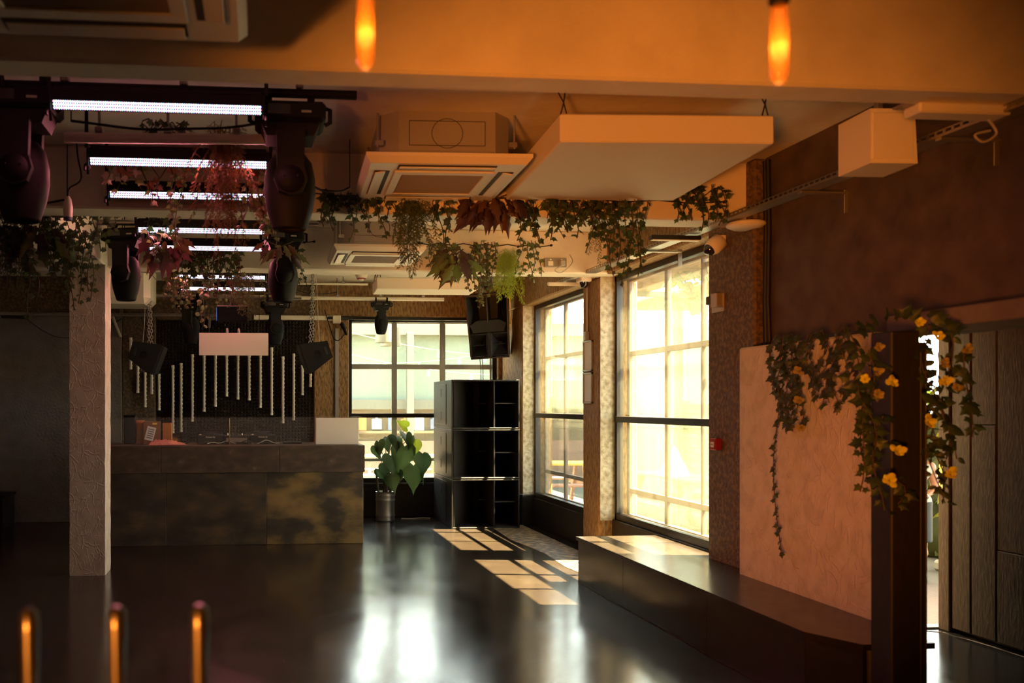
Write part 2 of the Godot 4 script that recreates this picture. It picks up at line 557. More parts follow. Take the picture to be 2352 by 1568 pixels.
# ---------------------------------------------------------------- the room
func shell():
	var s := struct("floor")
	var b := B.new()
	b.span(Vector3(-4.6, -0.2, -12.35), Vector3(3.74, 0, 3.3))
	mk("resin_floor", b, M.floor_resin, s)
	slab("lobby_floor", Vector3(3.74, -0.2, -5.72), Vector3(4.9, 0, -1.5), M.floor_resin, s, 0.0)
	# bare strip along the window wall
	b = B.new()
	b.prism([Vector2(2.92, 11.0), Vector2(2.86, 9.8), Vector2(2.95, 8.9), Vector2(2.9, 8.1), Vector2(2.98, 7.4), Vector2(3.36, 7.4), Vector2(3.36, 11.0)], 0.004, Transform3D(Basis(Vector3(1, 0, 0), Vector3(0, 0, -1), Vector3(0, 1, 0)), Vector3(0, 0.004, 0)))
	tag(mk("bare_concrete_strip", b, M.floor_rough, s), "rough brown concrete strip")
	s = struct("ceiling")
	slab("ceiling_slab", Vector3(-4.8, 3.24, -12.5), Vector3(3.9, 3.5, 3.4), M.paint_white, s, 0.0)
	slab("lobby_ceiling", Vector3(3.74, 2.35, -5.72), Vector3(4.95, 2.5, -1.5), M.paint_white, s, 0.0)
	# beams across the room
	var i := 0
	for z in [[-3.32, -3.49, 2.83], [-5.79, -6.04, 2.83], [-8.24, -8.5, 2.83]]:
		i += 1
		var t := struct("trim_%d" % i)
		slab("beam", Vector3(-4.6, z[2], z[1]), Vector3(3.5, 3.24, z[0]), M.paint_white, t, 0.012)
	# beam along the room over the column
	var tb := struct("trim_4")
	slab("beam", Vector3(-1.85, 2.83, -8.24), Vector3(-1.42, 3.24, -6.04), M.paint_white, tb, 0.012)
	# plaster column, edges slightly uneven
	var c := thing("plaster_column", "rough white plastered square column standing left of the DJ booth", "column", Vector3(-1.575, 0, -8.23))
	b = B.new()
	var n := noise(77, 2.2, 3)
	var rows := 36
	var prev := []
	for r in rows + 1:
		var y := 2.83 * r / rows
		var ring := []
		for k in [[-1, 1], [1, 1], [1, -1], [-1, -1]]:
			ring.append(Vector3(k[0] * (0.158 + 0.006 * n.get_noise_2d(y * 2.0, k[0] * 7 + k[1])), y, k[1] * (0.15 + 0.005 * n.get_noise_2d(y * 2.0 + 9, k[0] + k[1] * 5))))
		if r > 0:
			for k in 4:
				b.quad(prev[k], prev[(k + 1) % 4], ring[(k + 1) % 4], ring[k])
		else: b.quad(ring[3], ring[2], ring[1], ring[0])
		prev = ring
	b.quad(prev[0], prev[1], prev[2], prev[3])
	mk("shaft", b, M.stucco, c)
	# far wall
	s = struct("wall_far")
	slab("grey_wall", Vector3(-4.6, 0, -12.4), Vector3(-1.86, 2.76, -11.8), M.wall_grey, s)
	slab("header", Vector3(-4.6, 2.76, -12.4), Vector3(-1.86, 3.24, -11.72), M.concrete_brown, s, 0.01)
	slab("wall_core", Vector3(-1.86, 0, -12.4), Vector3(0.72, 3.24, -11.98), M.concrete_brown, s)
	slab("pier", Vector3(-1.86, 0, -12.0), Vector3(-1.42, 2.76, -11.88), M.concrete_brown, s, 0.01)
	slab("pier", Vector3(0.72, 0, -12.4), Vector3(1.2, 2.76, -11.9), M.concrete_ochre, s, 0.012)
	slab("lintel", Vector3(0.72, 2.76, -12.4), Vector3(3.7, 3.24, -11.9), M.concrete_ochre, s, 0.012)
	slab("pier", Vector3(3.3, 0, -12.4), Vector3(3.7, 2.76, -11.95), M.concrete_ochre, s, 0.012)
	slab("sill_panel", Vector3(1.2, 0, -12.3), Vector3(3.3, 0.44, -11.98), M.black_paint, s, 0.006)
	slab("sill_board", Vector3(1.2, 0.44, -12.3), Vector3(3.3, 0.47, -11.95), M.frame_black, s, 0.004)
	# window wall on the right
	s = struct("wall_right")
	slab("pier", Vector3(3.36, 0.0, -12.2), Vector3(3.76, 2.83, -11.0), M.concrete_ochre, s, 0.015)
	slab("pier", Vector3(3.36, 0.0, -8.88), Vector3(3.76, 2.83, -8.43), M.concrete_ochre, s, 0.02)
	slab("pier", Vector3(3.36, 0.0, -6.31), Vector3(3.76, 3.24, -5.69), M.concrete_brown, s, 0.015)
	slab("lintel", Vector3(3.36, 2.83, -12.2), Vector3(3.76, 3.24, -6.31), M.concrete_ochre, s, 0.015)
	# pale reveals, where the concrete is bare
	for z in [[-11.0, 0.4], [-8.43, 0.4]]:
		b = B.new()
		var nn := noise(int(90 - z[0]), 1.7, 3)
		var cols := 6
		var rr := 20
		for ix in cols:
			for iy in rr:
				var p := []
				for q in [[0, 0], [1, 0], [1, 1], [0, 1]]:
					var x: float = 3.366 + (3.53 - 3.366) * (ix + q[0]) / cols
					var y: float = z[1] + (2.83 - z[1]) * (iy + q[1]) / rr
					p.append(Vector3(x, y, z[0] + 0.012 + 0.008 * nn.get_noise_2d(x * 9, y * 4)))
				b.quad(p[0], p[1], p[2], p[3], 1)
		mk("bare_reveal", b, M.concrete_pale, s)
	slab("black_base", Vector3(3.35, 0, -11.4), Vector3(3.56, 0.4, -10.98), M.black_paint, s, 0.01)
	slab("sill_panel", Vector3(3.5, 0, -11.0), Vector3(3.76, 0.36, -8.88), M.black_paint, s, 0.004)
	slab("sill_panel", Vector3(3.49, 0, -8.43), Vector3(3.76, 0.41, -6.31), M.black_paint, s, 0.004)
	slab("low_wall", Vector3(3.25, 0.0, -5.69), Vector3(3.4, 1.94, -4.36), M.stucco, s, 0.012)
	slab("wall_block", Vector3(3.4, 0.0, -5.69), Vector3(3.74, 1.94, -4.85), M.plaster_dark, s, 0.004)
	slab("upper_wall", Vector3(3.44, 1.94, -5.69), Vector3(3.74, 3.24, -1.5), M.plaster_dark, s, 0.004)
	slab("door_lintel", Vector3(3.3, 1.93, -4.35), Vector3(3.74, 2.02, -1.5), M.wall_grey, s, 0.006)
	slab("wall_block", Vector3(3.36, 0, -2.4), Vector3(3.74, 1.94, 3.3), M.plaster_dark, s, 0.004)
	slab("upper_wall", Vector3(3.44, 1.94, -1.5), Vector3(3.74, 3.24, 3.3), M.plaster_dark, s, 0.004)
	# entrance lobby
	s = struct("wall_lobby")
	slab("side_wall", Vector3(4.76, 0, -5.72), Vector3(4.95, 2.4, -1.5), M.plaster_dark, s)
	slab("end_wall", Vector3(3.74, 0, -1.6), Vector3(4.95, 2.4, -1.5), M.plaster_dark, s)
	slab("end_wall", Vector3(3.74, 0, -5.72), Vector3(4.46, 2.1, -5.6), M.plaster_dark, s)
	slab("door_head", Vector3(3.74, 2.1, -5.72), Vector3(4.95, 2.4, -5.6), M.wall_grey, s)
	s = struct("wall_left")
	slab("plain_wall", Vector3(-4.85, 0, -12.4), Vector3(-4.6, 3.24, 3.4), M.wall_grey, s)
	s = struct("wall_rear")
	slab("plain_wall", Vector3(-4.85, 0, 3.3), Vector3(3.9, 3.24, 3.5), M.wall_grey, s)
	# boarded door leaf standing open against the lobby wall
	var d := struct("door_1", "dark stained boarded door leaf standing open in the lobby")
	var zs := [-5.56, -5.4, -5.2, -4.99, -4.78, -4.56, -4.35]
	for k in zs.size() - 1:
		var cut := -1.0
		if k == 1: cut = 1.42
		if k == 2: cut = 0.62
		var x0: float = 4.69 + rng.randf() * 0.006
		if cut > 0:
			slab("board", Vector3(x0, 0.03, zs[k] + 0.004), Vector3(4.73, cut - 0.002, zs[k + 1] - 0.004), M.board_dark, d, 0.004)
			slab("board", Vector3(x0 + 0.003, cut + 0.002, zs[k] + 0.004), Vector3(4.73, 2.05, zs[k + 1] - 0.004), M.board_dark, d, 0.004)
		else:
			slab("board", Vector3(x0, 0.03, zs[k] + 0.004), Vector3(4.73, 2.05, zs[k + 1] - 0.004), M.board_dark, d, 0.004)
	slab("backing", Vector3(4.728, 0.03, -5.56), Vector3(4.76, 2.05, -4.35), M.post_black, d, 0.0)
	var jm := slab("edge_post", Vector3(4.68, 0.0, -5.665), Vector3(4.76, 2.08, -5.565), M.board_dark, d, 0.006)
	slab("strike_plate", Vector3(4.677, 0.95, -5.65), Vector3(4.682, 1.15, -5.62), M.brass, jm, 0.0)
	slab("threshold", Vector3(3.76, -0.01, -5.74), Vector3(4.76, 0.012, -5.66), M.alu_frame, d, 0.003)
	# bench under the near window
	var be := thing("window_bench", "long dark polished bench built under the near right window", "bench", Vector3(3.0, 0, -5.6))
	var o := Transform3D(Basis.IDENTITY, -be.position)
	var flat := func(pts, y, th): # prism lying flat: pts are (x, -z)
		var bb := B.new(o)
		bb.prism(pts, th, Transform3D(Basis(Vector3(1, 0, 0), Vector3(0, 0, -1), Vector3(0, 1, 0)), Vector3(0, y, 0)))
		return bb
	mk("seat_top", flat.call([Vector2(2.745, 7.42), Vector2(2.745, 4.2), Vector2(2.88, 3.95), Vector2(3.25, 3.95), Vector2(3.25, 5.69), Vector2(3.36, 5.69), Vector2(3.36, 6.31), Vector2(3.49, 6.31), Vector2(3.49, 7.42)], 0.4, 0.03), M.bench_resin, be)
	for k in [[7.4, 6.46], [6.455, 5.2], [5.195, 4.215]]:
		mk("front_panel", flat.call([Vector2(2.76, k[0]), Vector2(2.76, k[1]), Vector2(2.8, k[1]), Vector2(2.8, k[0])], 0.37, 0.37), M.bench_resin, be)
	mk("end_panel", flat.call([Vector2(2.76, 4.21), Vector2(2.89, 3.965), Vector2(2.92, 3.98), Vector2(2.79, 4.22)], 0.37, 0.37), M.black_paint, be)
	mk("end_panel", flat.call([Vector2(2.8, 7.4), Vector2(3.48, 7.4), Vector2(3.48, 7.36), Vector2(2.8, 7.36)], 0.37, 0.37), M.bench_resin, be)

	# worn pale line where the bench meets the floor, and the scraped arc at the door
	worn(be, o, [Vector3(2.757, 0, -7.41), Vector3(2.757, 0, -4.22), Vector3(2.885, 0, -3.96)], 0.02)
	worn(d, Transform3D.IDENTITY, [Vector3(4.45, 0, -5.64), Vector3(4.62, 0, -5.56), Vector3(4.66, 0, -5.2), Vector3(4.665, 0, -4.8), Vector3(4.66, 0, -4.3)], 0.03)

func worn(parent: Node, o: Transform3D, pts: Array, w: float):
	var b := B.new(o)
	var n := noise(61, 9.0, 3)
	for i in pts.size() - 1:
		var m := int(pts[i].distance_to(pts[i + 1]) / 0.05)
		var side: Vector3 = (pts[i + 1] - pts[i]).cross(Vector3.UP).normalized()
		for k in m:
			var q := []
			for e in [k, k + 1]:
				var c: Vector3 = pts[i].lerp(pts[i + 1], float(e) / m)
				q.append([c + Vector3(0, 0.003, 0), c - side * w * (0.6 + n.get_noise_2d(c.x * 3, c.z * 3)) + Vector3(0, 0.001, 0)])
			b.poly([q[0][0], q[1][0], q[1][1], q[0][1]], q[0][0] - Vector3(0, 1, 0))
	mk("worn_edge", b, M.worn_line, parent)

# ---------------------------------------------------------------- windows
# frame of two lights with an old steel window behind; u runs along the wall, v up
func window_unit(called: String, label: String, t: Transform3D, w: float, y0: float, y1: float, mid: float, gap: float, ups: Array, rails: Array, outer_side := 1.0):
	var s := struct(called, label)
	s.transform = t
	var f := 0.055
	var fr := B.new()
	fr.box(Vector3(f / 2, (y0 + y1) / 2, 0), Vector3(f, y1 - y0, 0.07), 0.004)
	fr.box(Vector3(w - f / 2, (y0 + y1) / 2, 0), Vector3(f, y1 - y0, 0.07), 0.004)
	fr.box(Vector3(w / 2, y1 - f / 2, 0), Vector3(w, f, 0.07), 0.004)
	fr.box(Vector3(w / 2, y0 + f * 0.6, 0), Vector3(w, f * 1.2, 0.07), 0.004)
	mk("window_frame", fr, M.frame_black, s)
	part("transom", Vector3(w / 2, mid, 0.003), Vector3(w - 0.02, 0.06, 0.08), M.frame_black, s)
	part("pane", Vector3(w / 2, (mid + y1) / 2, 0), Vector3(w - 2 * f, y1 - mid - 0.06 - f * 0.6, 0.006), M.glass, s, 0.0)
	part("pane", Vector3(w / 2, (mid + y0) / 2, 0), Vector3(w - 2 * f, mid - y0 - 0.06 - f * 0.8, 0.006), M.glass, s, 0.0)
	for z in [0.03, w - 0.03]:
		pass
	# old steel window outside
	var zo := -gap
	var of := B.new()
	of.box(Vector3(0.03, (y0 + y1) / 2, zo), Vector3(0.06, y1 - y0, 0.05), 0.003)
	of.box(Vector3(w - 0.03, (y0 + y1) / 2, zo), Vector3(0.06, y1 - y0, 0.05), 0.003)
	of.box(Vector3(w / 2, y1 - 0.03, zo), Vector3(w, 0.06, 0.05), 0.003)
	of.box(Vector3(w / 2, y0 + 0.03, zo), Vector3(w, 0.06, 0.05), 0.003)
	mk("steel_frame", of, M.steel_old, s)
	for u in ups:
		part("mullion", Vector3(u[0], (y0 + y1) / 2, zo), Vector3(u[1], y1 - y0 - 0.1, 0.04), M.steel_old, s, 0.003)
	for r in rails:
		part("glazing_bar", Vector3(w / 2, r[0], zo), Vector3(w - 0.1, r[1], 0.038), M.steel_old, s, 0.003)
	var xs := [0.06]
	for u in ups: xs.append(u[0])
	xs.append(w - 0.06)
	var ys := [y0 + 0.06]
	for r in rails: ys.append(r[0])
	ys.append(y1 - 0.06)
	for i in xs.size() - 1:
		for j in ys.size() - 1:
			part("pane", Vector3((xs[i] + xs[i + 1]) / 2, (ys[j] + ys[j + 1]) / 2, zo), Vector3(xs[i + 1] - xs[i] - 0.02, ys[j + 1] - ys[j] - 0.02, 0.004), M.glass_dusty, s, 0.0)

func windows():
	# right wall: u runs from the far end towards the camera, local z points into the room (-X)
	var bas := Basis(Vector3(0, 0, 1), Vector3(0, 1, 0), Vector3(-1, 0, 0))
	window_unit("window_1", "near tall black framed window beside the bench", Transform3D(bas, Vector3(3.55, 0, -8.43)), 2.12, 0.41, 2.83, 1.41, 0.12, [[0.83, 0.055], [1.47, 0.022]], [[0.7, 0.05], [2.06, 0.05]])
	window_unit("window_2", "far tall black framed window beside the speaker stack", Transform3D(bas, Vector3(3.55, 0, -11.0)), 2.12, 0.36, 2.83, 1.42, 0.12, [[0.75, 0.05], [1.45, 0.022]], [[0.7, 0.045], [2.15, 0.045]])
	window_unit("window_3", "wide black framed window in the far wall behind the potted plant", Transform3D(Basis.IDENTITY, Vector3(1.2, 0, -12.06)), 2.1, 0.47, 2.76, 1.405, 0.12, [[0.67, 0.075], [1.36, 0.08]], [[0.78, 0.04], [2.09, 0.07]])
	# top-hung vent tilted open in the near window
	var v := thing("open_vent", "old steel vent sash tilted open outside the near right window", "sash", Vector3(3.69, 2.72, -6.66))
	var bb := B.new()
	var bt := Basis(Vector3(0, 0, 1), 0.32)
	for e in [[Vector3(0, -0.32, -0.3), Vector3(0.03, 0.64, 0.035)], [Vector3(0, -0.32, 0.3), Vector3(0.03, 0.64, 0.035)], [Vector3(0, -0.64, 0), Vector3(0.03, 0.04, 0.635)], [Vector3(0, 0, 0), Vector3(0.03, 0.04, 0.635)]]:
		bb.box(bt * e[0], e[1], 0.003, bt)
	mk("sash_frame", bb, M.steel_old, v)
	part("pane", bt * Vector3(0, -0.32, 0), Vector3(0.004, 0.6, 0.57), M.glass_dusty, v, 0.0, bt)

# ---------------------------------------------------------------- courtyard
func picnic_table(at: Vector3, turn: float, label: String, top: Material, edge: Material):
	var t := thing("picnic_table", label, "table", at, turn, "courtyard tables")
	for k in 4:
		part("top_board", Vector3(-0.27 + 0.18 * k, 0.75, 0), Vector3(0.17, 0.035, 1.6), top, t, 0.006)
	for sx in [-1, 1]:
		for k in 2:
			part("seat_board", Vector3(sx * (0.62 + 0.15 * k), 0.45, 0), Vector3(0.14, 0.035, 1.6), edge, t, 0.006)
	for sz in [-0.6, 0.6]:
		for sx in [-1, 1]:
			var b := B.new()
			b.bar(Vector3(sx * 0.22, 0.74, sz), Vector3(sx * 0.55, 0.0, sz), 0.05, 0.09, 0.004)
			mk("leg", b, edge, t)
		part("cross_bar", Vector3(0, 0.42, sz + 0.05), Vector3(1.5, 0.09, 0.045), edge, t, 0.004)

func outside():
	var s := struct("ground_courtyard")
	slab("pale_apron", Vector3(-8, -0.4, -16.0), Vector3(5.6, -0.15, -12.45), M.ground, s, 0.0)
	slab("asphalt_yard", Vector3(-8, -0.4, -30), Vector3(8.0, -0.15, -16.0), M.asphalt, s, 0.0)
	slab("asphalt_yard", Vector3(5.6, -0.4, -16.0), Vector3(8.0, -0.15, -11.5), M.asphalt, s, 0.0)
	slab("pale_apron", Vector3(3.78, -0.4, -12.45), Vector3(5.6, -0.15, -7.5), M.ground, s, 0.0)
	slab("gravel_path", Vector3(4.9, -0.95, -11.5), Vector3(8.0, -0.62, 2.0), M.gravel, s, 0.0)
	slab("gravel_path", Vector3(8.0, -0.95, -30), Vector3(20, -0.62, 2.0), M.gravel, s, 0.0)
	# ramp of deck boards from the door
	s = struct("deck_ramp", "sunlit wooden deck boards outside the door")
	var a := Vector3(4.4, -0.02, -5.9)
	var e := Vector3(8.2, -0.62, -9.75)
	var d := (e - a).normalized()
	var across := d.cross(Vector3.UP).normalized()
	var up := across.cross(d).normalized()
	var n := 36
	for k in n:
		var c := a.lerp(e, (k + 0.5) / n)
		part("deck_board", c - up * 0.015, Vector3(2.6, 0.03, a.distance_to(e) / n - 0.006), M.deck, s, 0.003, Basis(across, up, -d))
	# walls round the yard
	s = struct("wall_courtyard")
	slab("upper_render", Vector3(-6, 1.45, -20.3), Vector3(9.5, 3.35, -20), M.render_cream, s, 0.0)
	slab("lower_wall", Vector3(-6, -0.2, -20.25), Vector3(9.5, 0.72, -19.95), M.paint_red, s, 0.0)
	slab("shelf_wall", Vector3(-6, 0.72, -20.3), Vector3(9.5, 1.45, -20.05), M.render_brown, s, 0.0)
	slab("ledge", Vector3(-6, 1.45, -20.1), Vector3(9.5, 1.68, -19.85), M.metal_grey, s, 0.01)
	slab("roof_edge", Vector3(-6, 3.15, -20.3), Vector3(9.5, 3.45, -19.7), M.metal_grey, s, 0.01)
	slab("side_render", Vector3(7.6, -0.2, -20), Vector3(7.9, 3.0, -11.6), M.render_cream, s, 0.0)
	slab("steel_post", Vector3(3.3, -0.15, -19.7), Vector3(3.45, 3.2, -19.55), M.metal_grey, s, 0.005)
	slab("steel_post", Vector3(4.58, -0.15, -17.1), Vector3(4.72, 3.3, -16.96), M.metal_grey, s, 0.005)
	slab("steel_post", Vector3(6.4, -0.15, -13.2), Vector3(6.55, 3.4, -13.05), M.render_cream, s, 0.005)
	# brick garden wall, laid brick by brick
	var w := struct("wall_brick", "sunlit yellow stock brick garden wall beyond the near window")
	slab("core", Vector3(6.62, -0.62, -13.6), Vector3(6.82, 1.62, -9.9), M.mortar, w, 0.0)
	var bm := B.new()
	bm.box(Vector3.ZERO, Vector3(0.03, 0.065, 0.215), 0.004)
	var bmesh := bm.mesh()
	var bricks := [M.brick, M.brick_b, M.brick_c]
	for row in 17:
		for k in 17:
			var z := -13.48 + 0.225 * k + (0.1125 if row % 2 else 0.0)
			if z > -9.95: continue
			inst("brick", bmesh, bricks[rng.randi() % 3], Transform3D(Basis.IDENTITY, Vector3(6.612 + rng.randf() * 0.004, 0.33 + row * 0.075, z)), w)
	# tables and clutter
	picnic_table(Vector3(2.6, -0.15, -16.0), 1.45, "pale picnic table seen through the far wall window", M.table_pale, M.table_pale)
	picnic_table(Vector3(4.6, -0.15, -13.9), 1.5, "picnic table with yellow boards seen through the middle window", M.yellow_paint, M.paint_red)
	picnic_table(Vector3(5.6, -0.15, -11.2), 0.1, "pale picnic table nearest the brick garden wall", M.table_pale, M.paint_red)
	# folded white parasol standing on the table by the brick wall
	var p := thing("napkin_stack", "crumpled white sheet peaked on the pale table by the brick wall", "cloth", Vector3(5.45, 0.615, -11.1))
	var b := B.new()
	b.lathe([[Vector2(0.2, 0.0), Vector2(0.19, 0.05), Vector2(0.15, 0.13), Vector2(0.09, 0.23), Vector2(0.05, 0.33), Vector2(0.0, 0.4)]], 9)
	mk("sheet", b, M.white_matt, p)
	# drum shades hanging under the canopy
	for k in 2:
		var l := thing("drum_shade", ["beige drum lampshade hanging left of the glazing bar in the far window", "beige drum lampshade hanging right of the glazing bar in the far window"][k], "lampshade", Vector3([1.93, 2.12][k], 2.52, [-13.4, -14.2][k]), 0, "courtyard drum shades")
		b = B.new()
		b.lathe([[Vector2(0.17, 0), Vector2(0.155, 0.3)], [Vector2(0.15, 0.3), Vector2(0.165, 0.0)]], 28)
		mk("shade", b, M.table_pale, l)
		b = B.new()
		b.lathe([[Vector2(0.09, 0.3), Vector2(0.08, 0.52)]], 20)
		mk("neck", b, M.render_brown, l)
		b = B.new()
		b.tube([Vector3(0, 0.3, 0), Vector3(0, 0.95, 0)], 0.01)
		mk("hanging_rod", b, M.metal_grey, l)
	slab("canopy_beam", Vector3(0.5, 3.45, -14.3), Vector3(4.2, 3.56, -13.3), M.metal_grey, struct("canopy_courtyard"), 0.0)
	# timber pergola slats shading the middle window's foot
	var pg := thing("pergola", "timber pergola slats high over the yard outside the windows", "pergola", Vector3(4.9, -0.15, -10.0))
	for k in 4:
		part("slat", Vector3(-0.24 + 0.16 * k, 3.25, 0), Vector3(0.15, 0.05, 2.7), M.render_brown, pg, 0.004)
	for z in [-1.3, 1.3]:
		part("cross_beam", Vector3(0.35, 3.19, z), Vector3(1.36, 0.07, 0.06), M.render_brown, pg, 0.004)
	var ca := struct("canopy_yard", "pale canvas canopy stretched over the path outside")
	slab("canvas", Vector3(5.7, 3.12, -14), Vector3(12.5, 3.16, -4.6), M.render_cream, ca, 0.0)
	for q in [[5.8, -13.9], [12.4, -13.9], [12.4, -4.7]]:
		slab("mast", Vector3(q[0] - 0.04, -0.6, q[1] - 0.04), Vector3(q[0] + 0.04, 3.12, q[1] + 0.04), M.metal_grey, ca, 0.0)
	# festoon lights across the yard
	for k in 3:
		var f := thing("festoon_string", ["upper string of festoon bulbs across the far window", "middle string of festoon bulbs across the far window", "low string of festoon bulbs in the yard"][k], "string lights", Vector3(0.9, 3.0, -15.0 - k))
		var a0: Vector3 = Vector3(-0.5, [0.15, -0.15, -0.5][k], 0)
		var a1: Vector3 = Vector3(4.6, [-0.55, -0.85, -0.2][k], -0.6)
		var pts := []
		for q in 25:
			var u := q / 24.0
			pts.append(a0.lerp(a1, u) + Vector3(0, -0.25 * 4 * u * (1 - u), 0))
		b = B.new()
		b.tube(pts, 0.008, 5)
		mk("wire", b, M.metal_grey, f)
		for q in range(1, 24, 4):
			b = B.new()
			b.lathe([[Vector2(0.0, -0.13), Vector2(0.03, -0.11), Vector2(0.036, -0.08), Vector2(0.018, -0.045), Vector2(0.018, 0.0)]], 10, Transform3D(Basis.IDENTITY, pts[q]))
			mk("bulb", b, M.glass_dusty, f)
	# parcels and bottles on the shelf beyond the far window
	for k in 9:
		var q := B.new()
		q.box(Vector3(0, 0.16, 0), Vector3(0.14 + 0.04 * (k % 3), 0.24 + 0.06 * (k % 2), 0.1), 0.01)
		q.lathe([[Vector2(0.03, 0.25), Vector2(0.03, 0.36), Vector2(0.0, 0.37)]], 8)
		var o := mk("shelf_bottle", q, [M.label_blue, M.cardboard_orange, M.label_white][k % 3], self)
		o.position = Vector3(2.0 + k * 0.33, 0.95, -19.98)
		tag(o, "small bottle standing on the brown shelf across the yard", "bottle", "bottles across the yard")
	slab("bottle_shelf", Vector3(1.7, 0.9, -20.05), Vector3(5.2, 0.952, -19.85), M.render_brown, get_node("wall_courtyard"), 0.0)
	# bush against the side wall, seen through the near window
	leafy("courtyard_climber", "leafy climber hanging outside the top of the near window", Vector3(5.0, 2.95, -9.5), Vector3(0.9, 0.75, 0.7), 130, 0.1, [M.leaf_light, M.leaf_olive, M.leaf_mid])
	# hedge and gravel beyond the door
	leafy("hedge", "bright yellow green hedge in the sun beyond the open door", Vector3(9.85, 0.6, -11.7), Vector3(1.7, 2.6, 1.2), 290, 0.24, [M.hedge, M.hedge_b, M.leaf_lime])
	var k := thing("kerb_stone", "pale stone kerb block on the gravel behind the person", "stone", Vector3(9.05, -0.62, -10.6))
	part("block", Vector3(0, 0.07, 0), Vector3(0.5, 0.14, 0.3), M.kerb, k, 0.03)

# a loose ball of leaves on branches
func leafy(called: String, label: String, at: Vector3, size: Vector3, n: int, leaf: float, mats: Array):
	var o := thing(called, label, "plant", at - Vector3(0, size.y * 0.5, 0))
	var b := B.new()
	var c := Vector3(0, size.y * 0.5, 0)
	for k in 9:
		var q := Vector3(rng.randf_range(-.4, .4), rng.randf_range(-.4, .4), rng.randf_range(-.4, .4)) * size
		b.tube([Vector3(q.x * 0.3, -0.0, q.z * 0.3), c * 0.6 + q * 0.4, c + q], [0.02, 0.012, 0.004], 5)
	mk("branches", b, M.stem, o)
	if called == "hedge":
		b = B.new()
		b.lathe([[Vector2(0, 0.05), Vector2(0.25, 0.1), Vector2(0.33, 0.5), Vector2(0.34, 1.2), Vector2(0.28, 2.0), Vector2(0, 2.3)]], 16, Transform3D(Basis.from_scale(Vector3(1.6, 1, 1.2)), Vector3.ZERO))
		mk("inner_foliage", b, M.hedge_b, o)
	for k in n:
		var v := Vector3(rng.randfn(), rng.randfn(), rng.randfn()).normalized() * pow(rng.randf(), 0.4)
		var p := c + v * size * 0.5
		var bas := Basis.from_euler(Vector3(rng.randf_range(-1, 1), rng.randf() * TAU, rng.randf_range(-1, 1))) * Basis(Vector3.RIGHT, PI)
		inst("leaf", leaf_mesh("oval"), mats[rng.randi() % mats.size()], Transform3D(bas.scaled(Vector3.ONE * leaf * rng.randf_range(.7, 1.3)), p), o)

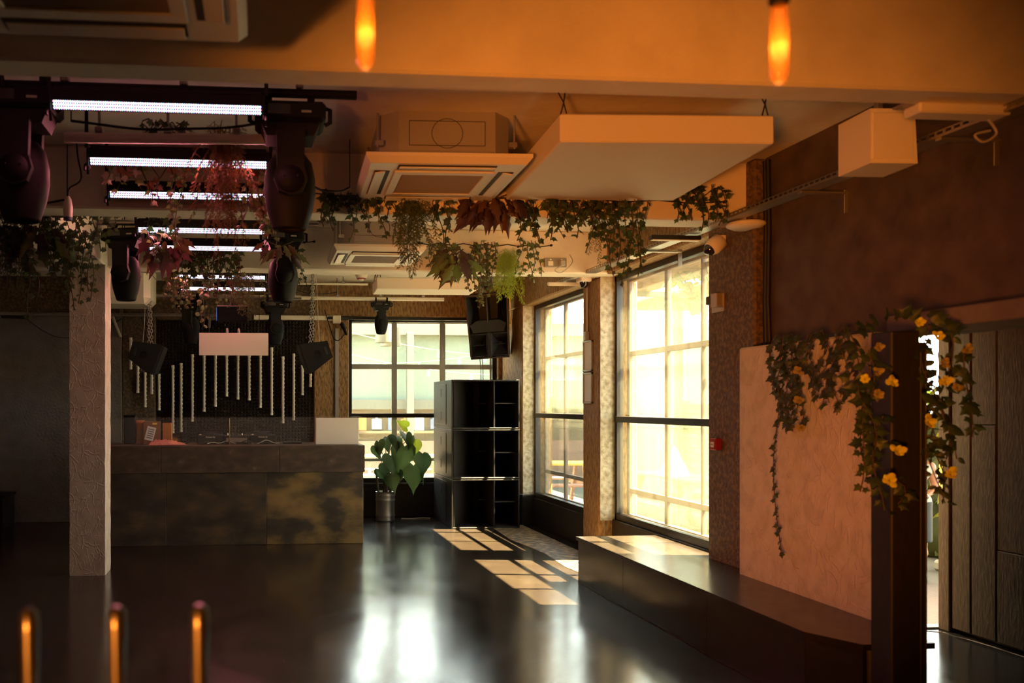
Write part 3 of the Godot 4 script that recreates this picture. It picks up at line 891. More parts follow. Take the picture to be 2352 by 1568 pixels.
# ---------------------------------------------------------------- DJ booth and what stands on it
func booth():
	var t := thing("dj_booth", "wide DJ booth clad in dark patinated sheets with a thick top", "booth", Vector3(-0.45, 0, -10.1))
	var o := Transform3D(Basis.IDENTITY, -t.position)
	# clad front in sheets
	var xs := [-2.06, -1.04, 0.06, 1.145]
	for k in 3:
		var b := B.new(o)
		b.span(Vector3(xs[k] + 0.003, 0.0, -9.75), Vector3(xs[k + 1] - 0.003, 0.8, -9.72), 0.003)
		mk("front_sheet", b, M.patina_ochre if k == 2 else M.patina, t)
	var b2 := B.new(o)
	b2.span(Vector3(1.115, 0, -10.5), Vector3(1.145, 0.8, -9.751), 0.003)
	mk("side_sheet", b2, M.patina, t)
	b2 = B.new(o)
	b2.span(Vector3(-2.06, 0, -10.5), Vector3(-2.03, 0.8, -9.751), 0.003)
	mk("side_sheet", b2, M.patina, t)
	xs = [-2.08, -1.1, 0.195, 1.16]
	for k in 3:
		b2 = B.new(o)
		b2.span(Vector3(xs[k] + 0.002, 0.8, -9.73), Vector3(xs[k + 1] - 0.002, 1.1, -9.7), 0.004)
		mk("fascia_sheet", b2, M.patina_top, t)
	b2 = B.new(o)
	b2.span(Vector3(-2.08, 0.8, -10.55), Vector3(1.158, 1.1, -9.731), 0.004)
	mk("top_slab", b2, M.patina_top, t)
	# clear guard in two sheets along the front
	var g := thing("acrylic_guard", "clear acrylic guard standing along the booth top", "screen", Vector3(-0.36, 1.1, -9.95))
	part("clear_sheet", Vector3(-0.675, 0.155, 0), Vector3(1.345, 0.31, 0.008), M.perspex, g, 0.002)
	part("clear_sheet", Vector3(0.475, 0.155, 0), Vector3(0.945, 0.31, 0.008), M.perspex, g, 0.002)
	part("joint_edge", Vector3(0, 0.15, 0.006), Vector3(0.012, 0.3, 0.006), M.brass, g, 0.001)
	# white case at the right end
	var w := thing("white_case", "white box in a clear acrylic case on the right end of the booth", "box", Vector3(0.87, 1.1, -9.98))
	part("white_block", Vector3(-0.005, 0.152, 0), Vector3(0.49, 0.3, 0.2), M.white_matt, w, 0.004)
	part("clear_case", Vector3(0.0, 0.16, 0), Vector3(0.545, 0.32, 0.26), M.perspex, w, 0.004)
	# players and mixer
	for k in 2:
		var p := thing("media_player", ["black media player left of the mixer on the booth", "black media player right of the mixer on the booth"][k], "player", Vector3([-0.58, 0.02][k], 1.1, -10.25), 0, "media players on the booth")
		var tl := Basis(Vector3.RIGHT, 0.0)
		part("body", Vector3(0, 0.055, 0), Vector3(0.31, 0.1, 0.36), M.plastic_black, p, 0.01)
		part("display", Vector3(0, 0.125, -0.12), Vector3(0.19, 0.05, 0.09), M.screen_glossy, p, 0.006, Basis(Vector3.RIGHT, 0.3))
		var b := B.new(Transform3D(Basis.IDENTITY, Vector3(0, 0.105, 0.05)))
		b.lathe([[Vector2(0.1, 0), Vector2(0.1, 0.014)], [Vector2(0.1, 0.014), Vector2(0.05, 0.02), Vector2(0, 0.02)]], 30)
		mk("jog_wheel", b, M.plastic_dark, p)
		for q in 3:
			var kb := B.new(Transform3D(Basis.IDENTITY, Vector3(-0.12, 0.105, 0.06 + 0.04 * q)))
			kb.lathe([[Vector2(0.013, 0), Vector2(0.013, 0.01), Vector2(0, 0.011)]], 12)
			mk("button", kb, M.steel if q else M.brass, p)
		var tm := TextMesh.new()
		tm.text = "Pioneer DJ"
		tm.font_size = 16
		tm.pixel_size = 0.0013
		tm.depth = 0.001
		var f := SystemFont.new()
		f.font_names = PackedStringArray(["Droid Sans"])
		f.font_weight = 700
		tm.font = f
		inst("lettering", tm, M.label_white, Transform3D(Basis.IDENTITY, Vector3(0, 0.083, 0.181)), p)
	var mx := thing("dj_mixer", "black DJ mixer with rows of knobs between two media players", "mixer", Vector3(-0.28, 1.1, -10.25))
	part("body", Vector3(0, 0.05, 0), Vector3(0.28, 0.1, 0.36), M.plastic_black, mx, 0.008)
	for i in 5:
		for j in 4:
			var b := B.new(Transform3D(Basis.IDENTITY, Vector3(-0.11 + 0.055 * i, 0.1, -0.13 + 0.055 * j)))
			b.lathe([[Vector2(0.011, 0), Vector2(0.009, 0.018)], [Vector2(0.009, 0.018), Vector2(0, 0.019)]], 10)
			mk("knob", b, M.chrome if (i + j) % 3 == 0 else M.plastic_dark, mx)
	for i in 4:
		part("fader", Vector3(-0.09 + 0.06 * i, 0.106, 0.11), Vector3(0.018, 0.014, 0.01), M.chrome, mx, 0.002)
	part("output_panel", Vector3(0, 0.05, 0.181), Vector3(0.24, 0.05, 0.003), M.zinc, mx, 0.0)
	# cables in front of the gear
	for k in 4:
		var pts := []
		for q in 9:
			var u := q / 8.0
			pts.append(Vector3(-0.14 + 0.32 * u, 0.012 + 0.02 * sin(u * 9 + k) * sin(u * PI) + 0.02 * sin(u * PI), 0.04 * sin(u * 5 + k * 2)))
		var b := B.new()
		b.tube(pts, 0.005, 6)
		var c := mk("audio_cable", b, [M.cable_black, M.cable_white][k % 2], self)
		c.position = Vector3(-0.72 + k * 0.25, 1.1, -10.02)
		tag(c, ["dark cable curled before the left media player", "pale cable curled before the left media player's right corner", "dark cable curled before the mixer", "pale cable curled before the right media player"][k], "cable", "cables on the booth")
	var lp := thing("flat_tablet", "thin black tablet lying flat on the booth left of the white case", "tablet", Vector3(0.36, 1.1, -10.2))
	part("slab", Vector3(0, 0.012, 0), Vector3(0.22, 0.022, 0.2), M.plastic_black, lp, 0.006)
	# boxes and cloth on the left
	var bx := thing("black_bin", "tall narrow black box at the left end of the booth", "box", Vector3(-1.53, 1.1, -10.4))
	part("body", Vector3(0, 0.16, 0), Vector3(0.13, 0.32, 0.16), M.plastic_black, bx, 0.008)
	part("lid", Vector3(0, 0.325, 0), Vector3(0.14, 0.02, 0.17), M.plastic_dark, bx, 0.004)
	bx = thing("cardboard_box", "brown cardboard box with a white address label on the booth", "box", Vector3(-1.27, 1.1, -10.32), 0.12)
	part("carton", Vector3(0, 0.13, 0), Vector3(0.2, 0.26, 0.2), M.cardboard, bx, 0.003)
	var lb := part("address_label", Vector3(-0.02, 0.12, 0.102), Vector3(0.1, 0.16, 0.002), M.label_white, bx, 0.0, Basis(Vector3.BACK, -0.25))
	for k in 5:
		part("print_line", Basis(Vector3.BACK, -0.25) * Vector3(0, 0.05 - 0.025 * k, 0) + Vector3(-0.02, 0.12, 0.1035), Vector3(0.07, 0.01, 0.001), M.label_blue, lb, 0.0, Basis(Vector3.BACK, -0.25))
	part("tape", Vector3(0.03, 0.235, 0.102), Vector3(0.05, 0.02, 0.002), M.stripe_yellow, bx, 0.0)
	bx = thing("orange_carton", "small orange corrugated carton behind the address label box", "box", Vector3(-1.1, 1.1, -10.4))
	part("carton", Vector3(0, 0.12, 0), Vector3(0.1, 0.24, 0.16), M.cardboard_orange, bx, 0.003)
	for k in 5:
		part("corrugation", Vector3(-0.04 + 0.02 * k, 0.12, 0.081), Vector3(0.008, 0.23, 0.003), M.cardboard_orange, bx, 0.0)
	bx = thing("crumpled_bag", "crumpled orange paper bag on top between the black and brown boxes", "bag", Vector3(-1.42, 1.1, -10.42))
	var bb := B.new()
	bb.lathe([[Vector2(0.06, 0.0), Vector2(0.055, 0.15), Vector2(0.07, 0.23), Vector2(0.05, 0.27), Vector2(0, 0.25)]], 9)
	mk("paper", bb, M.cardboard_orange, bx)
	# pink cloth, a soft heap
	var cl := thing("pink_cloth", "crumpled pink cloth lying on the booth before the cardboard box", "cloth", Vector3(-1.06, 1.1, -10.05))
	bb = B.new()
	var nz := noise(41, 5.0, 3)
	var gx := 26
	var gz := 14
	var hp := func(i, j):
		var u: float = i / float(gx)
		var v: float = j / float(gz)
		var env: float = pow(sin(PI * u), 0.5) * pow(sin(PI * v), 0.6)
		var h: float = (0.05 + 0.055 * nz.get_noise_2d(u * 2.4, v * 1.6) + 0.03 * absf(nz.get_noise_2d(u * 6, v * 4 + 7))) * env * (1.15 - 0.75 * u)
		return Vector3(-0.21 + 0.42 * u, maxf(h, 0.0), (v - 0.5) * 0.2 * (1.1 - 0.5 * u) + 0.02 * nz.get_noise_1d(u * 3))
	for i in gx:
		for j in gz:
			bb.quad(hp.call(i, j), hp.call(i, j + 1), hp.call(i + 1, j + 1), hp.call(i + 1, j), 1)
	mk("folds", bb, M.cloth_pink, cl)
	# acoustic foam behind the booth, tile by tile
	var fm := thing("acoustic_foam", "dark pyramid acoustic foam covering the wall behind the booth", "acoustic foam", Vector3(-0.34, 1.05, -11.98))
	var n := 12
	var tw := 0.527
	var thh := 0.55
	bb = B.new()
	bb.box(Vector3(0, 0, 0.01), Vector3(tw, thh, 0.02))
	for i in n:
		for j in n + 1:
			var px := tw / n
			var py := thh / (n + 1)
			var c := Vector3(-tw / 2 + (i + 0.5) * px, -thh / 2 + (j + 0.5) * py, 0.02)
			var q := [c + Vector3(-px / 2, -py / 2, 0), c + Vector3(px / 2, -py / 2, 0), c + Vector3(px / 2, py / 2, 0), c + Vector3(-px / 2, py / 2, 0)]
			for k in 4:
				bb.tri(q[k], q[(k + 1) % 4], c + Vector3(0, 0, 0.035))
	var tm2 := bb.mesh()
	for i in 4:
		for j in 3:
			inst("foam_tile", tm2, M.foam_dark, Transform3D(Basis.IDENTITY, Vector3(-0.797 + 0.531 * i, 0.275 + 0.552 * j, 0)), fm)
	# pixel tubes on the wall
	var tubes := [[-1.738, 2.451, 2.027], [-1.646, 2.085, 1.713], [-1.549, 1.987, 1.521], [-1.463, 1.987, 1.696], [-1.371, 1.97, 1.48], [-1.186, 2.087, 1.171], [-1.077, 2.117, 1.188], [-0.927, 2.234, 1.328], [-0.77, 2.223, 1.462], [-0.619, 2.224, 1.527], [-0.468, 2.225, 1.667], [-0.316, 2.226, 1.626], [-0.164, 2.226, 1.615], [-0.012, 2.227, 1.515], [0.141, 2.334, 1.414], [0.294, 2.211, 1.302], [0.441, 2.253, 1.343], [0.56, 2.094, 1.686], [0.67, 1.994, 1.799]]
	var ord := ["first", "second", "third", "fourth", "fifth", "sixth", "seventh", "eighth", "ninth", "tenth", "eleventh", "twelfth", "thirteenth", "fourteenth", "fifteenth", "sixteenth", "seventeenth", "eighteenth", "nineteenth"]
	for k in tubes.size():
		var q: Array = tubes[k]
		var L: float = q[1] - q[2]
		var z := -11.83 if k < 4 else -11.88
		var tt := thing("pixel_tube", "%s white light tube from the left on the wall behind the booth" % ord[k], "light tube", Vector3(q[0], q[2], z), 0, "white tubes behind the booth")
		bb = B.new()
		bb.lathe([[Vector2(0.018, 0.03), Vector2(0.018, L - 0.03)]], 14)
		mk("tube", bb, M.tube_white, tt)
		for e in [0.0, L - 0.03]:
			bb = B.new()
			bb.lathe([[Vector2(0, e), Vector2(0.021, e)], [Vector2(0.021, e), Vector2(0.021, e + 0.03)], [Vector2(0.021, e + 0.03), Vector2(0, e + 0.03)]], 14)
			mk("end_cap", bb, M.white_plastic, tt)
		bb = B.new()
		var m := int(L / 0.055)
		for e in m:
			bb.box(Vector3(0.019, 0.05 + e * 0.055, -0.002), Vector3(0.009, 0.02, 0.018), 0.004)
		mk("pixel_clips", bb, M.white_plastic, tt)
		part("wall_clip", Vector3(0, L * 0.5, -0.025), Vector3(0.02, 0.03, 0.03), M.white_plastic, tt)
	# leaning tube and upper left tube run
	var lt := thing("pixel_tube", "slanting white light tube high up left of the booth wall", "light tube", Vector3(-1.86, 2.45, -11.76), 0, "white tubes behind the booth")
	bb = B.new()
	bb.tube([Vector3(0, 0, 0), Vector3(-0.16, 0.42, 0)], 0.02, 12)
	mk("tube", bb, M.tube_white, lt)
	# flat pale panel hung over the booth
	var pn := thing("acoustic_board", "flat pinkish white rectangular panel hanging above the booth", "panel", Vector3(-0.33, 2.15, -10.6), deg_to_rad(-1.0))
	part("board", Vector3(0, 0.135, 0), Vector3(0.83, 0.27, 0.05), M.white_matt, pn, 0.003)
	for x in [-0.3, 0.3]:
		bb = B.new()
		bb.tube([Vector3(x, 0.27, 0), Vector3(x + 0.01, 0.6, 0), Vector3(x, 1.085, 0)], 0.004, 5)
		mk("hanging_cord", bb, M.cable_black, pn)
	for x in [-0.08, 0.06]:
		bb = B.new()
		bb.lathe([[Vector2(0.018, 0.27), Vector2(0.018, 0.3), Vector2(0.01, 0.33), Vector2(0, 0.33)]], 10, Transform3D(Basis.IDENTITY, Vector3(x, 0, 0)))
		mk("fixing_bolt", bb, M.zinc, pn)
	# small glossy monitor tipped towards the floor
	var mo := thing("monitor", "small black monitor with a glossy screen hanging above the pale panel", "monitor", Vector3(-0.336, 2.53, -10.3))
	var mt := Basis(Vector3.RIGHT, 0.25)
	part("case", mt * Vector3(0, 0.09, 0), Vector3(0.36, 0.19, 0.05), M.plastic_black, mo, 0.006, mt)
	part("screen", mt * Vector3(0, 0.09, 0.027), Vector3(0.31, 0.14, 0.004), M.screen_glossy, mo, 0.0, mt)
	part("bracket", Vector3(0, 0.43, -0.06), Vector3(0.03, 0.54, 0.03), M.plastic_dark, mo)
	part("side_strip", mt * Vector3(-0.183, 0.09, 0.02), Vector3(0.006, 0.15, 0.02), glow("led_blue", lin(.02, .08, .6), 1.0), mo, 0.0, mt)

# ---------------------------------------------------------------- loudspeakers
func chain(b: B, a: Vector3, e: Vector3, link := 0.05, r := 0.005):
	var n := int(a.distance_to(e) / (link * 0.72))
	var d := (e - a).normalized()
	for i in n:
		var c := a.lerp(e, (i + 0.5) / n)
		var side := Vector3.RIGHT if i % 2 == 0 else Vector3.BACK
		var pts := []
		for k in 8:
			var an := TAU * k / 8
			pts.append(c + d * cos(an) * link * 0.5 + side * sin(an) * link * 0.3)
		b.tube(pts, r, 4, false, true)

func wedge(label: String, at: Vector3, mirror: float):
	# side of the cabinet seen from the front; grille faces down and inwards
	var t := thing("hanging_speaker", label, "speaker", at, 0, "hung monitor speakers")
	var o := [Vector2(-0.17, 0.33), Vector2(-0.12, 0.345), Vector2(0.17, 0.38), Vector2(0.235, 0.185), Vector2(0.0, 0.0), Vector2(-0.045, 0.0)]
	var pts := []
	for p in o: pts.append(Vector2(p.x * mirror, p.y))
	var b := B.new()
	b.prism(pts, 0.42, Transform3D(Basis.IDENTITY, Vector3(0, 0, 0.2)))
	mk("cabinet", b, M.plastic_dark, t)
	b = B.new()
	var g := []
	for p in [Vector2(-0.19, 0.315), Vector2(-0.172, 0.33), Vector2(-0.047, 0.0), Vector2(-0.075, 0.0)]: g.append(Vector2(p.x * mirror, p.y))
	b.prism(g, 0.4, Transform3D(Basis.IDENTITY, Vector3(0, 0, 0.19)))
	mk("grille", b, M.grille_black, t)
	part("handle", Vector3(0.15 * mirror, 0.26, 0.202), Vector3(0.03, 0.1, 0.006), M.grille_black, t, 0.002, Basis(Vector3.BACK, 0.3 * mirror))
	b = B.new(Transform3D(Basis(Vector3.RIGHT, PI / 2), Vector3(0.05 * mirror, 0.22, 0.201)))
	b.lathe([[Vector2(0.045, 0), Vector2(0.045, 0.006)], [Vector2(0.045, 0.006), Vector2(0.02, 0.003), Vector2(0.0, 0.003)]], 20)
	mk("pole_socket", b, M.plastic_black, t)
	b = B.new()
	chain(b, Vector3(0.0, 0.36, 0.1), Vector3(0.01 * mirror, 1.26, 0.08))
	chain(b, Vector3(-0.035 * mirror, 0.345, 0.1), Vector3(0.0, 1.26, 0.08))
	mk("chain", b, M.zinc, t)
	b = B.new()
	b.tube([Vector3(0.1 * mirror, 0.35, -0.1), Vector3(0.08 * mirror, 0.6, -0.1), Vector3(0.05 * mirror, 1.3, -0.08)], 0.004, 5)
	mk("safety_cable", b, M.cable_white, t)
	part("ceiling_plate", Vector3(0, 1.27, 0.08), Vector3(0.06, 0.08, 0.05), M.zinc, t)

func speakers():
	wedge("black wedge speaker hung on chains at the right of the booth", Vector3(0.62, 1.94, -10.6), 1.0)
	wedge("black wedge speaker hung on chains at the left of the booth", Vector3(-1.33, 1.92, -10.6), -1.0)
	# three horn subwoofers stacked
	var hgt := 0.625
	for k in 3:
		var t := thing("subwoofer", ["black horn subwoofer at the bottom of the stack of three", "black horn subwoofer in the middle of the stack of three", "black horn subwoofer on top of the stack of three"][k], "subwoofer", Vector3(2.805, k * hgt, -10.72), 0, "stacked horn subwoofers")
		var w := 0.87
		var h := hgt - 0.006
		var d := 1.12
		part("side_panel", Vector3(-w / 2 + 0.009, h / 2, -d / 2), Vector3(0.018, h, d), M.cabinet_black, t, 0.003)
		part("side_panel", Vector3(w / 2 - 0.009, h / 2, -d / 2), Vector3(0.018, h, d), M.cabinet_black, t, 0.003)
		part("top_panel", Vector3(0, h - 0.009, -d / 2), Vector3(w - 0.036, 0.018, d), M.cabinet_black, t, 0.003)
		part("bottom_panel", Vector3(0, 0.009, -d / 2), Vector3(w - 0.036, 0.018, d), M.cabinet_black, t, 0.003)
		part("back_panel", Vector3(0, h / 2, -d + 0.009), Vector3(w - 0.036, h - 0.036, 0.018), M.cabinet_black, t, 0.0)
		# horn: slanted wall on the left, fin, chamber and shelf on the right
		var b := B.new()
		b.bar(Vector3(-w / 2 + 0.03, h / 2, -0.04), Vector3(0.02, h / 2, -0.75), 0.018, h - 0.04)
		mk("horn_wall", b, M.cabinet_black, t)
		part("centre_fin", Vector3(0.115, h / 2, -0.38), Vector3(0.02, h - 0.036, 0.72), M.cabinet_black, t, 0.003)
		part("shelf", Vector3(0.27, h * 0.52, -0.42), Vector3(0.29, 0.015, 0.6), M.cabinet_black, t, 0.002)
		part("chamber_board", Vector3(0.06, h * 0.52, -0.55), Vector3(0.1, 0.015, 0.3), M.cabinet_black, t, 0.002)
		# access plate with grip slots on the left side
		part("access_plate", Vector3(-w / 2 - 0.002, h * 0.5, -0.62), Vector3(0.006, h * 0.84, 0.62), M.cabinet_black, t, 0.002)
		for y in [0.26, 0.74]:
			part("grip_slot", Vector3(-w / 2 - 0.0055, h * y, -0.62), Vector3(0.003, 0.11, 0.06), M.grille_black, t, 0.0)
	# top cabinet with bass horn and two flares, tipped down on a bracket
	var t := thing("horn_speaker", "large black horn loudspeaker tilted on a bracket above the stack", "speaker", Vector3(2.99, 2.16, -11.2))
	t.rotation = Vector3(0.16, -0.3, 0.06)
	var w := 0.56
	var h := 0.84
	var out := [Vector2(-w / 2 + 0.03, 0), Vector2(w / 2 - 0.03, 0), Vector2(w / 2, h), Vector2(-w / 2, h)]
	var b := B.new()
	# shell: back and sides, open front
	b.prism(out, 0.03, Transform3D(Basis.IDENTITY, Vector3(0, 0, -0.42)))
	for e in [[out[0], out[1]], [out[1], out[2]], [out[2], out[3]], [out[3], out[0]]]:
		var a: Vector2 = e[0]
		var c: Vector2 = e[1]
		var n := Vector2(c.y - a.y, a.x - c.x).normalized() * -0.02
		b.poly([Vector3(a.x, a.y, -0.44), Vector3(c.x, c.y, -0.44), Vector3(c.x, c.y, 0), Vector3(a.x, a.y, 0)], Vector3(0, h / 2, -0.2))
		b.poly([Vector3(a.x, a.y, 0), Vector3(c.x, c.y, 0), Vector3(c.x + n.x, c.y + n.y, 0.0), Vector3(a.x + n.x, a.y + n.y, 0.0)], Vector3(0, h / 2, -0.2))
		b.poly([Vector3(a.x + n.x, a.y + n.y, 0.0), Vector3(c.x + n.x, c.y + n.y, 0.0), Vector3(c.x + n.x, c.y + n.y, -0.4), Vector3(a.x + n.x, a.y + n.y, -0.4)], Vector3((a.x + c.x), (a.y + c.y - h / 2), -0.2) * 2.0)
	mk("cabinet", b, M.cabinet_black, t)
	# sloping horn walls of the bass section
	b = B.new()
	b.poly([Vector3(-w / 2 + 0.03, 0.34, -0.03), Vector3(w / 2 - 0.03, 0.34, -0.03), Vector3(0.12, 0.5, -0.3), Vector3(-0.12, 0.5, -0.3)], Vector3(0, -1, -1))
	b.poly([Vector3(-w / 2 + 0.03, 0.34, -0.03), Vector3(-0.12, 0.5, -0.3), Vector3(-0.14, 0.8, -0.35), Vector3(-w / 2 + 0.025, 0.81, -0.06)], Vector3(-1, 0.5, -1))
	b.poly([Vector3(w / 2 - 0.03, 0.34, -0.03), Vector3(0.12, 0.5, -0.3), Vector3(0.14, 0.8, -0.35), Vector3(w / 2 - 0.025, 0.81, -0.06)], Vector3(1, 0.5, -1))
	mk("bass_horn", b, M.grille_black, t)
	part("throat", Vector3(0, 0.62, -0.36), Vector3(0.46, 0.42, 0.01), M.grille_black, t, 0.0)
	b = B.new()
	b.prism([Vector2(-0.2, 0.36), Vector2(0.2, 0.36), Vector2(0.235, 0.47), Vector2(0.15, 0.53), Vector2(-0.15, 0.53), Vector2(-0.235, 0.47)], 0.015, Transform3D(Basis(Vector3.RIGHT, -0.5), Vector3(0, 0.03, 0.15)))
	mk("baffle_shield", b, M.cabinet_black, t)
	part("horn_fin", Vector3(0.0, 0.65, -0.15), Vector3(0.015, 0.36, 0.26), M.cabinet_black, t, 0.002)
	part("baffle", Vector3(0, 0.17, -0.2), Vector3(w - 0.08, 0.33, 0.02), M.grille_black, t, 0.0)
	part("centre_rib", Vector3(0, 0.18, -0.03), Vector3(0.05, 0.32, 0.06), M.plastic_dark, t, 0.004)
	for sx in [-1, 1]:
		var f := B.new()
		var c0 := Vector3(sx * 0.142, 0.18, 0)
		var ring := [Vector3(-0.11, -0.145, -0.01), Vector3(0.11, -0.145, -0.01), Vector3(0.11, 0.145, -0.01), Vector3(-0.11, 0.145, -0.01)]
		var inn := [Vector3(-0.02, -0.02, -0.16), Vector3(0.02, -0.02, -0.16), Vector3(0.02, 0.02, -0.16), Vector3(-0.02, 0.02, -0.16)]
		for k in 4:
			f.poly([c0 + ring[k], c0 + ring[(k + 1) % 4], c0 + inn[(k + 1) % 4], c0 + inn[k]], c0 + (ring[k] + ring[(k + 1) % 4]) * 2.0 + Vector3(0, 0, -0.4))
			f.bar(c0 + ring[k], c0 + ring[(k + 1) % 4], 0.012, 0.014, 0.003)
		f.poly([c0 + inn[0], c0 + inn[1], c0 + inn[2], c0 + inn[3]], c0 + Vector3(0, 0, -1))
		mk("flare", f, M.plastic_dark, t)
		part("flare_vane", c0 + Vector3(0, 0, -0.06), Vector3(0.15, 0.012, 0.08), M.plastic_dark, t, 0.004)
	part("yoke_arm", Vector3(w / 2 + 0.015, 0.55, -0.2), Vector3(0.012, 0.55, 0.05), M.steel, t)
	part("wall_bracket", Vector3(0.2, 0.75, -0.52), Vector3(0.12, 0.12, 0.3), M.plastic_black, t)
	# cables dropping to the stack
	for k in 2:
		b = B.new()
		b.cable([Vector3(0, 0.3, -0.1), Vector3(-0.012, 0.16, 0.0), Vector3(-0.02, 0.0, 0.04)], 0.005, 6)
		var c := mk("speaker_cable", b, M.cable_black, self)
		c.position = Vector3(2.85 + k * 0.03, 1.875, -11.1)
		tag(c, ["left of two black cables dropping from the horn speaker", "right of two black cables dropping from the horn speaker"][k], "cable", "speaker cables")
	# potted philodendron in a steel keg
	var pot := thing("potted_philodendron", "large leaved plant in a metal drum by the far window", "potted plant", Vector3(1.66, 0, -11.6))
	b = B.new()
	b.lathe([[Vector2(0, 0.0), Vector2(0.12, 0.0)], [Vector2(0.12, 0.0), Vector2(0.132, 0.012), Vector2(0.128, 0.025), Vector2(0.126, 0.06), Vector2(0.133, 0.07), Vector2(0.126, 0.085), Vector2(0.126, 0.27), Vector2(0.133, 0.28), Vector2(0.126, 0.295), Vector2(0.126, 0.33), Vector2(0.133, 0.34), Vector2(0.126, 0.352), Vector2(0.126, 0.38), Vector2(0.134, 0.388)], [Vector2(0.134, 0.388), Vector2(0.122, 0.385), Vector2(0.118, 0.33)], [Vector2(0.118, 0.34), Vector2(0, 0.345)]], 36)
	mk("drum", b, M.zinc, pot)
	for q in [[-0.09, 0.36, -0.13, 0.7], [-0.02, 0.34, 0.0, 0.9], [0.02, 0.34, 0.0, 0.62], [0.07, 0.34, 0.06, 0.6]]:
		b = B.new()
		b.tube([Vector3(q[0], q[1], 0), Vector3((q[0] + q[2]) / 2, (q[1] + q[3]) / 2, 0.01), Vector3(q[2], q[3], 0.0)], [0.018, 0.016, 0.012], 8)
		mk("stake", b, M.stem, pot)
	# leaves: tip position and size, facing
	var lv := [[-0.1, 1.06, 0.04, 0.24, 0.5], [0.02, 1.12, 0.0, 0.26, 0.3], [0.14, 1.13, 0.06, 0.26, -0.2], [0.3, 1.25, -0.05, 0.2, 2.7], [0.27, 1.16, 0.02, 0.28, -0.5], [0.42, 1.08, 0.0, 0.26, -0.7], [0.24, 1.0, 0.14, 0.42, -0.1], [0.5, 0.9, 0.04, 0.36, -0.55], [0.06, 0.88, 0.1, 0.3, 0.15], [0.37, 0.74, 0.08, 0.4, -0.1], [0.5, 0.66, -0.02, 0.24, -0.7], [-0.1, 0.7, 0.06, 0.26, 0.9], [0.06, 0.64, 0.1, 0.3, 0.1], [0.22, 0.66, 0.12, 0.16, -0.8], [-0.14, 1.0, 0.0, 0.22, 0.9], [0.36, 1.14, 0.06, 0.24, -0.9]]
	for k in lv.size():
		var q: Array = lv[k]
		var base := Vector3(q[0], q[1], q[2])
		b = B.new()
		b.tube([Vector3(0, 0.5, 0), Vector3(q[0] * 0.4, 0.5 + (q[1] - 0.5) * 0.7, q[2] * 0.5), base], [0.008, 0.006, 0.005], 6)
		mk("petiole", b, M.stem_green, pot)
		var bas := Basis(Vector3.UP, -q[4] * 0.9 + rng.randf_range(-.5, .5)) * Basis(Vector3.BACK, PI + q[4] * 0.7 + rng.randf_range(-.25, .25)) * Basis(Vector3.RIGHT, rng.randf_range(-.1, .75))
		inst("leaf", leaf_mesh("heart"), [M.leaf_mid, M.leaf_dark, M.leaf_dark, M.leaf_lime][3 if k in [3, 5] else k % 3], Transform3D(bas.scaled(Vector3.ONE * q[3] * 0.85), base), pot)
	# cable on the floor by the sill
	b = B.new()
	b.cable([Vector3(-0.2, 0.006, 0), Vector3(-0.05, 0.006, 0.03), Vector3(0.08, 0.008, -0.01), Vector3(0.2, 0.006, 0.02)], 0.006, 6)
	var fc := mk("floor_cable", b, M.cable_white, self)
	fc.position = Vector3(2.1, 0, -11.75)
	tag(fc, "short pale cable lying on the floor under the far window", "cable")

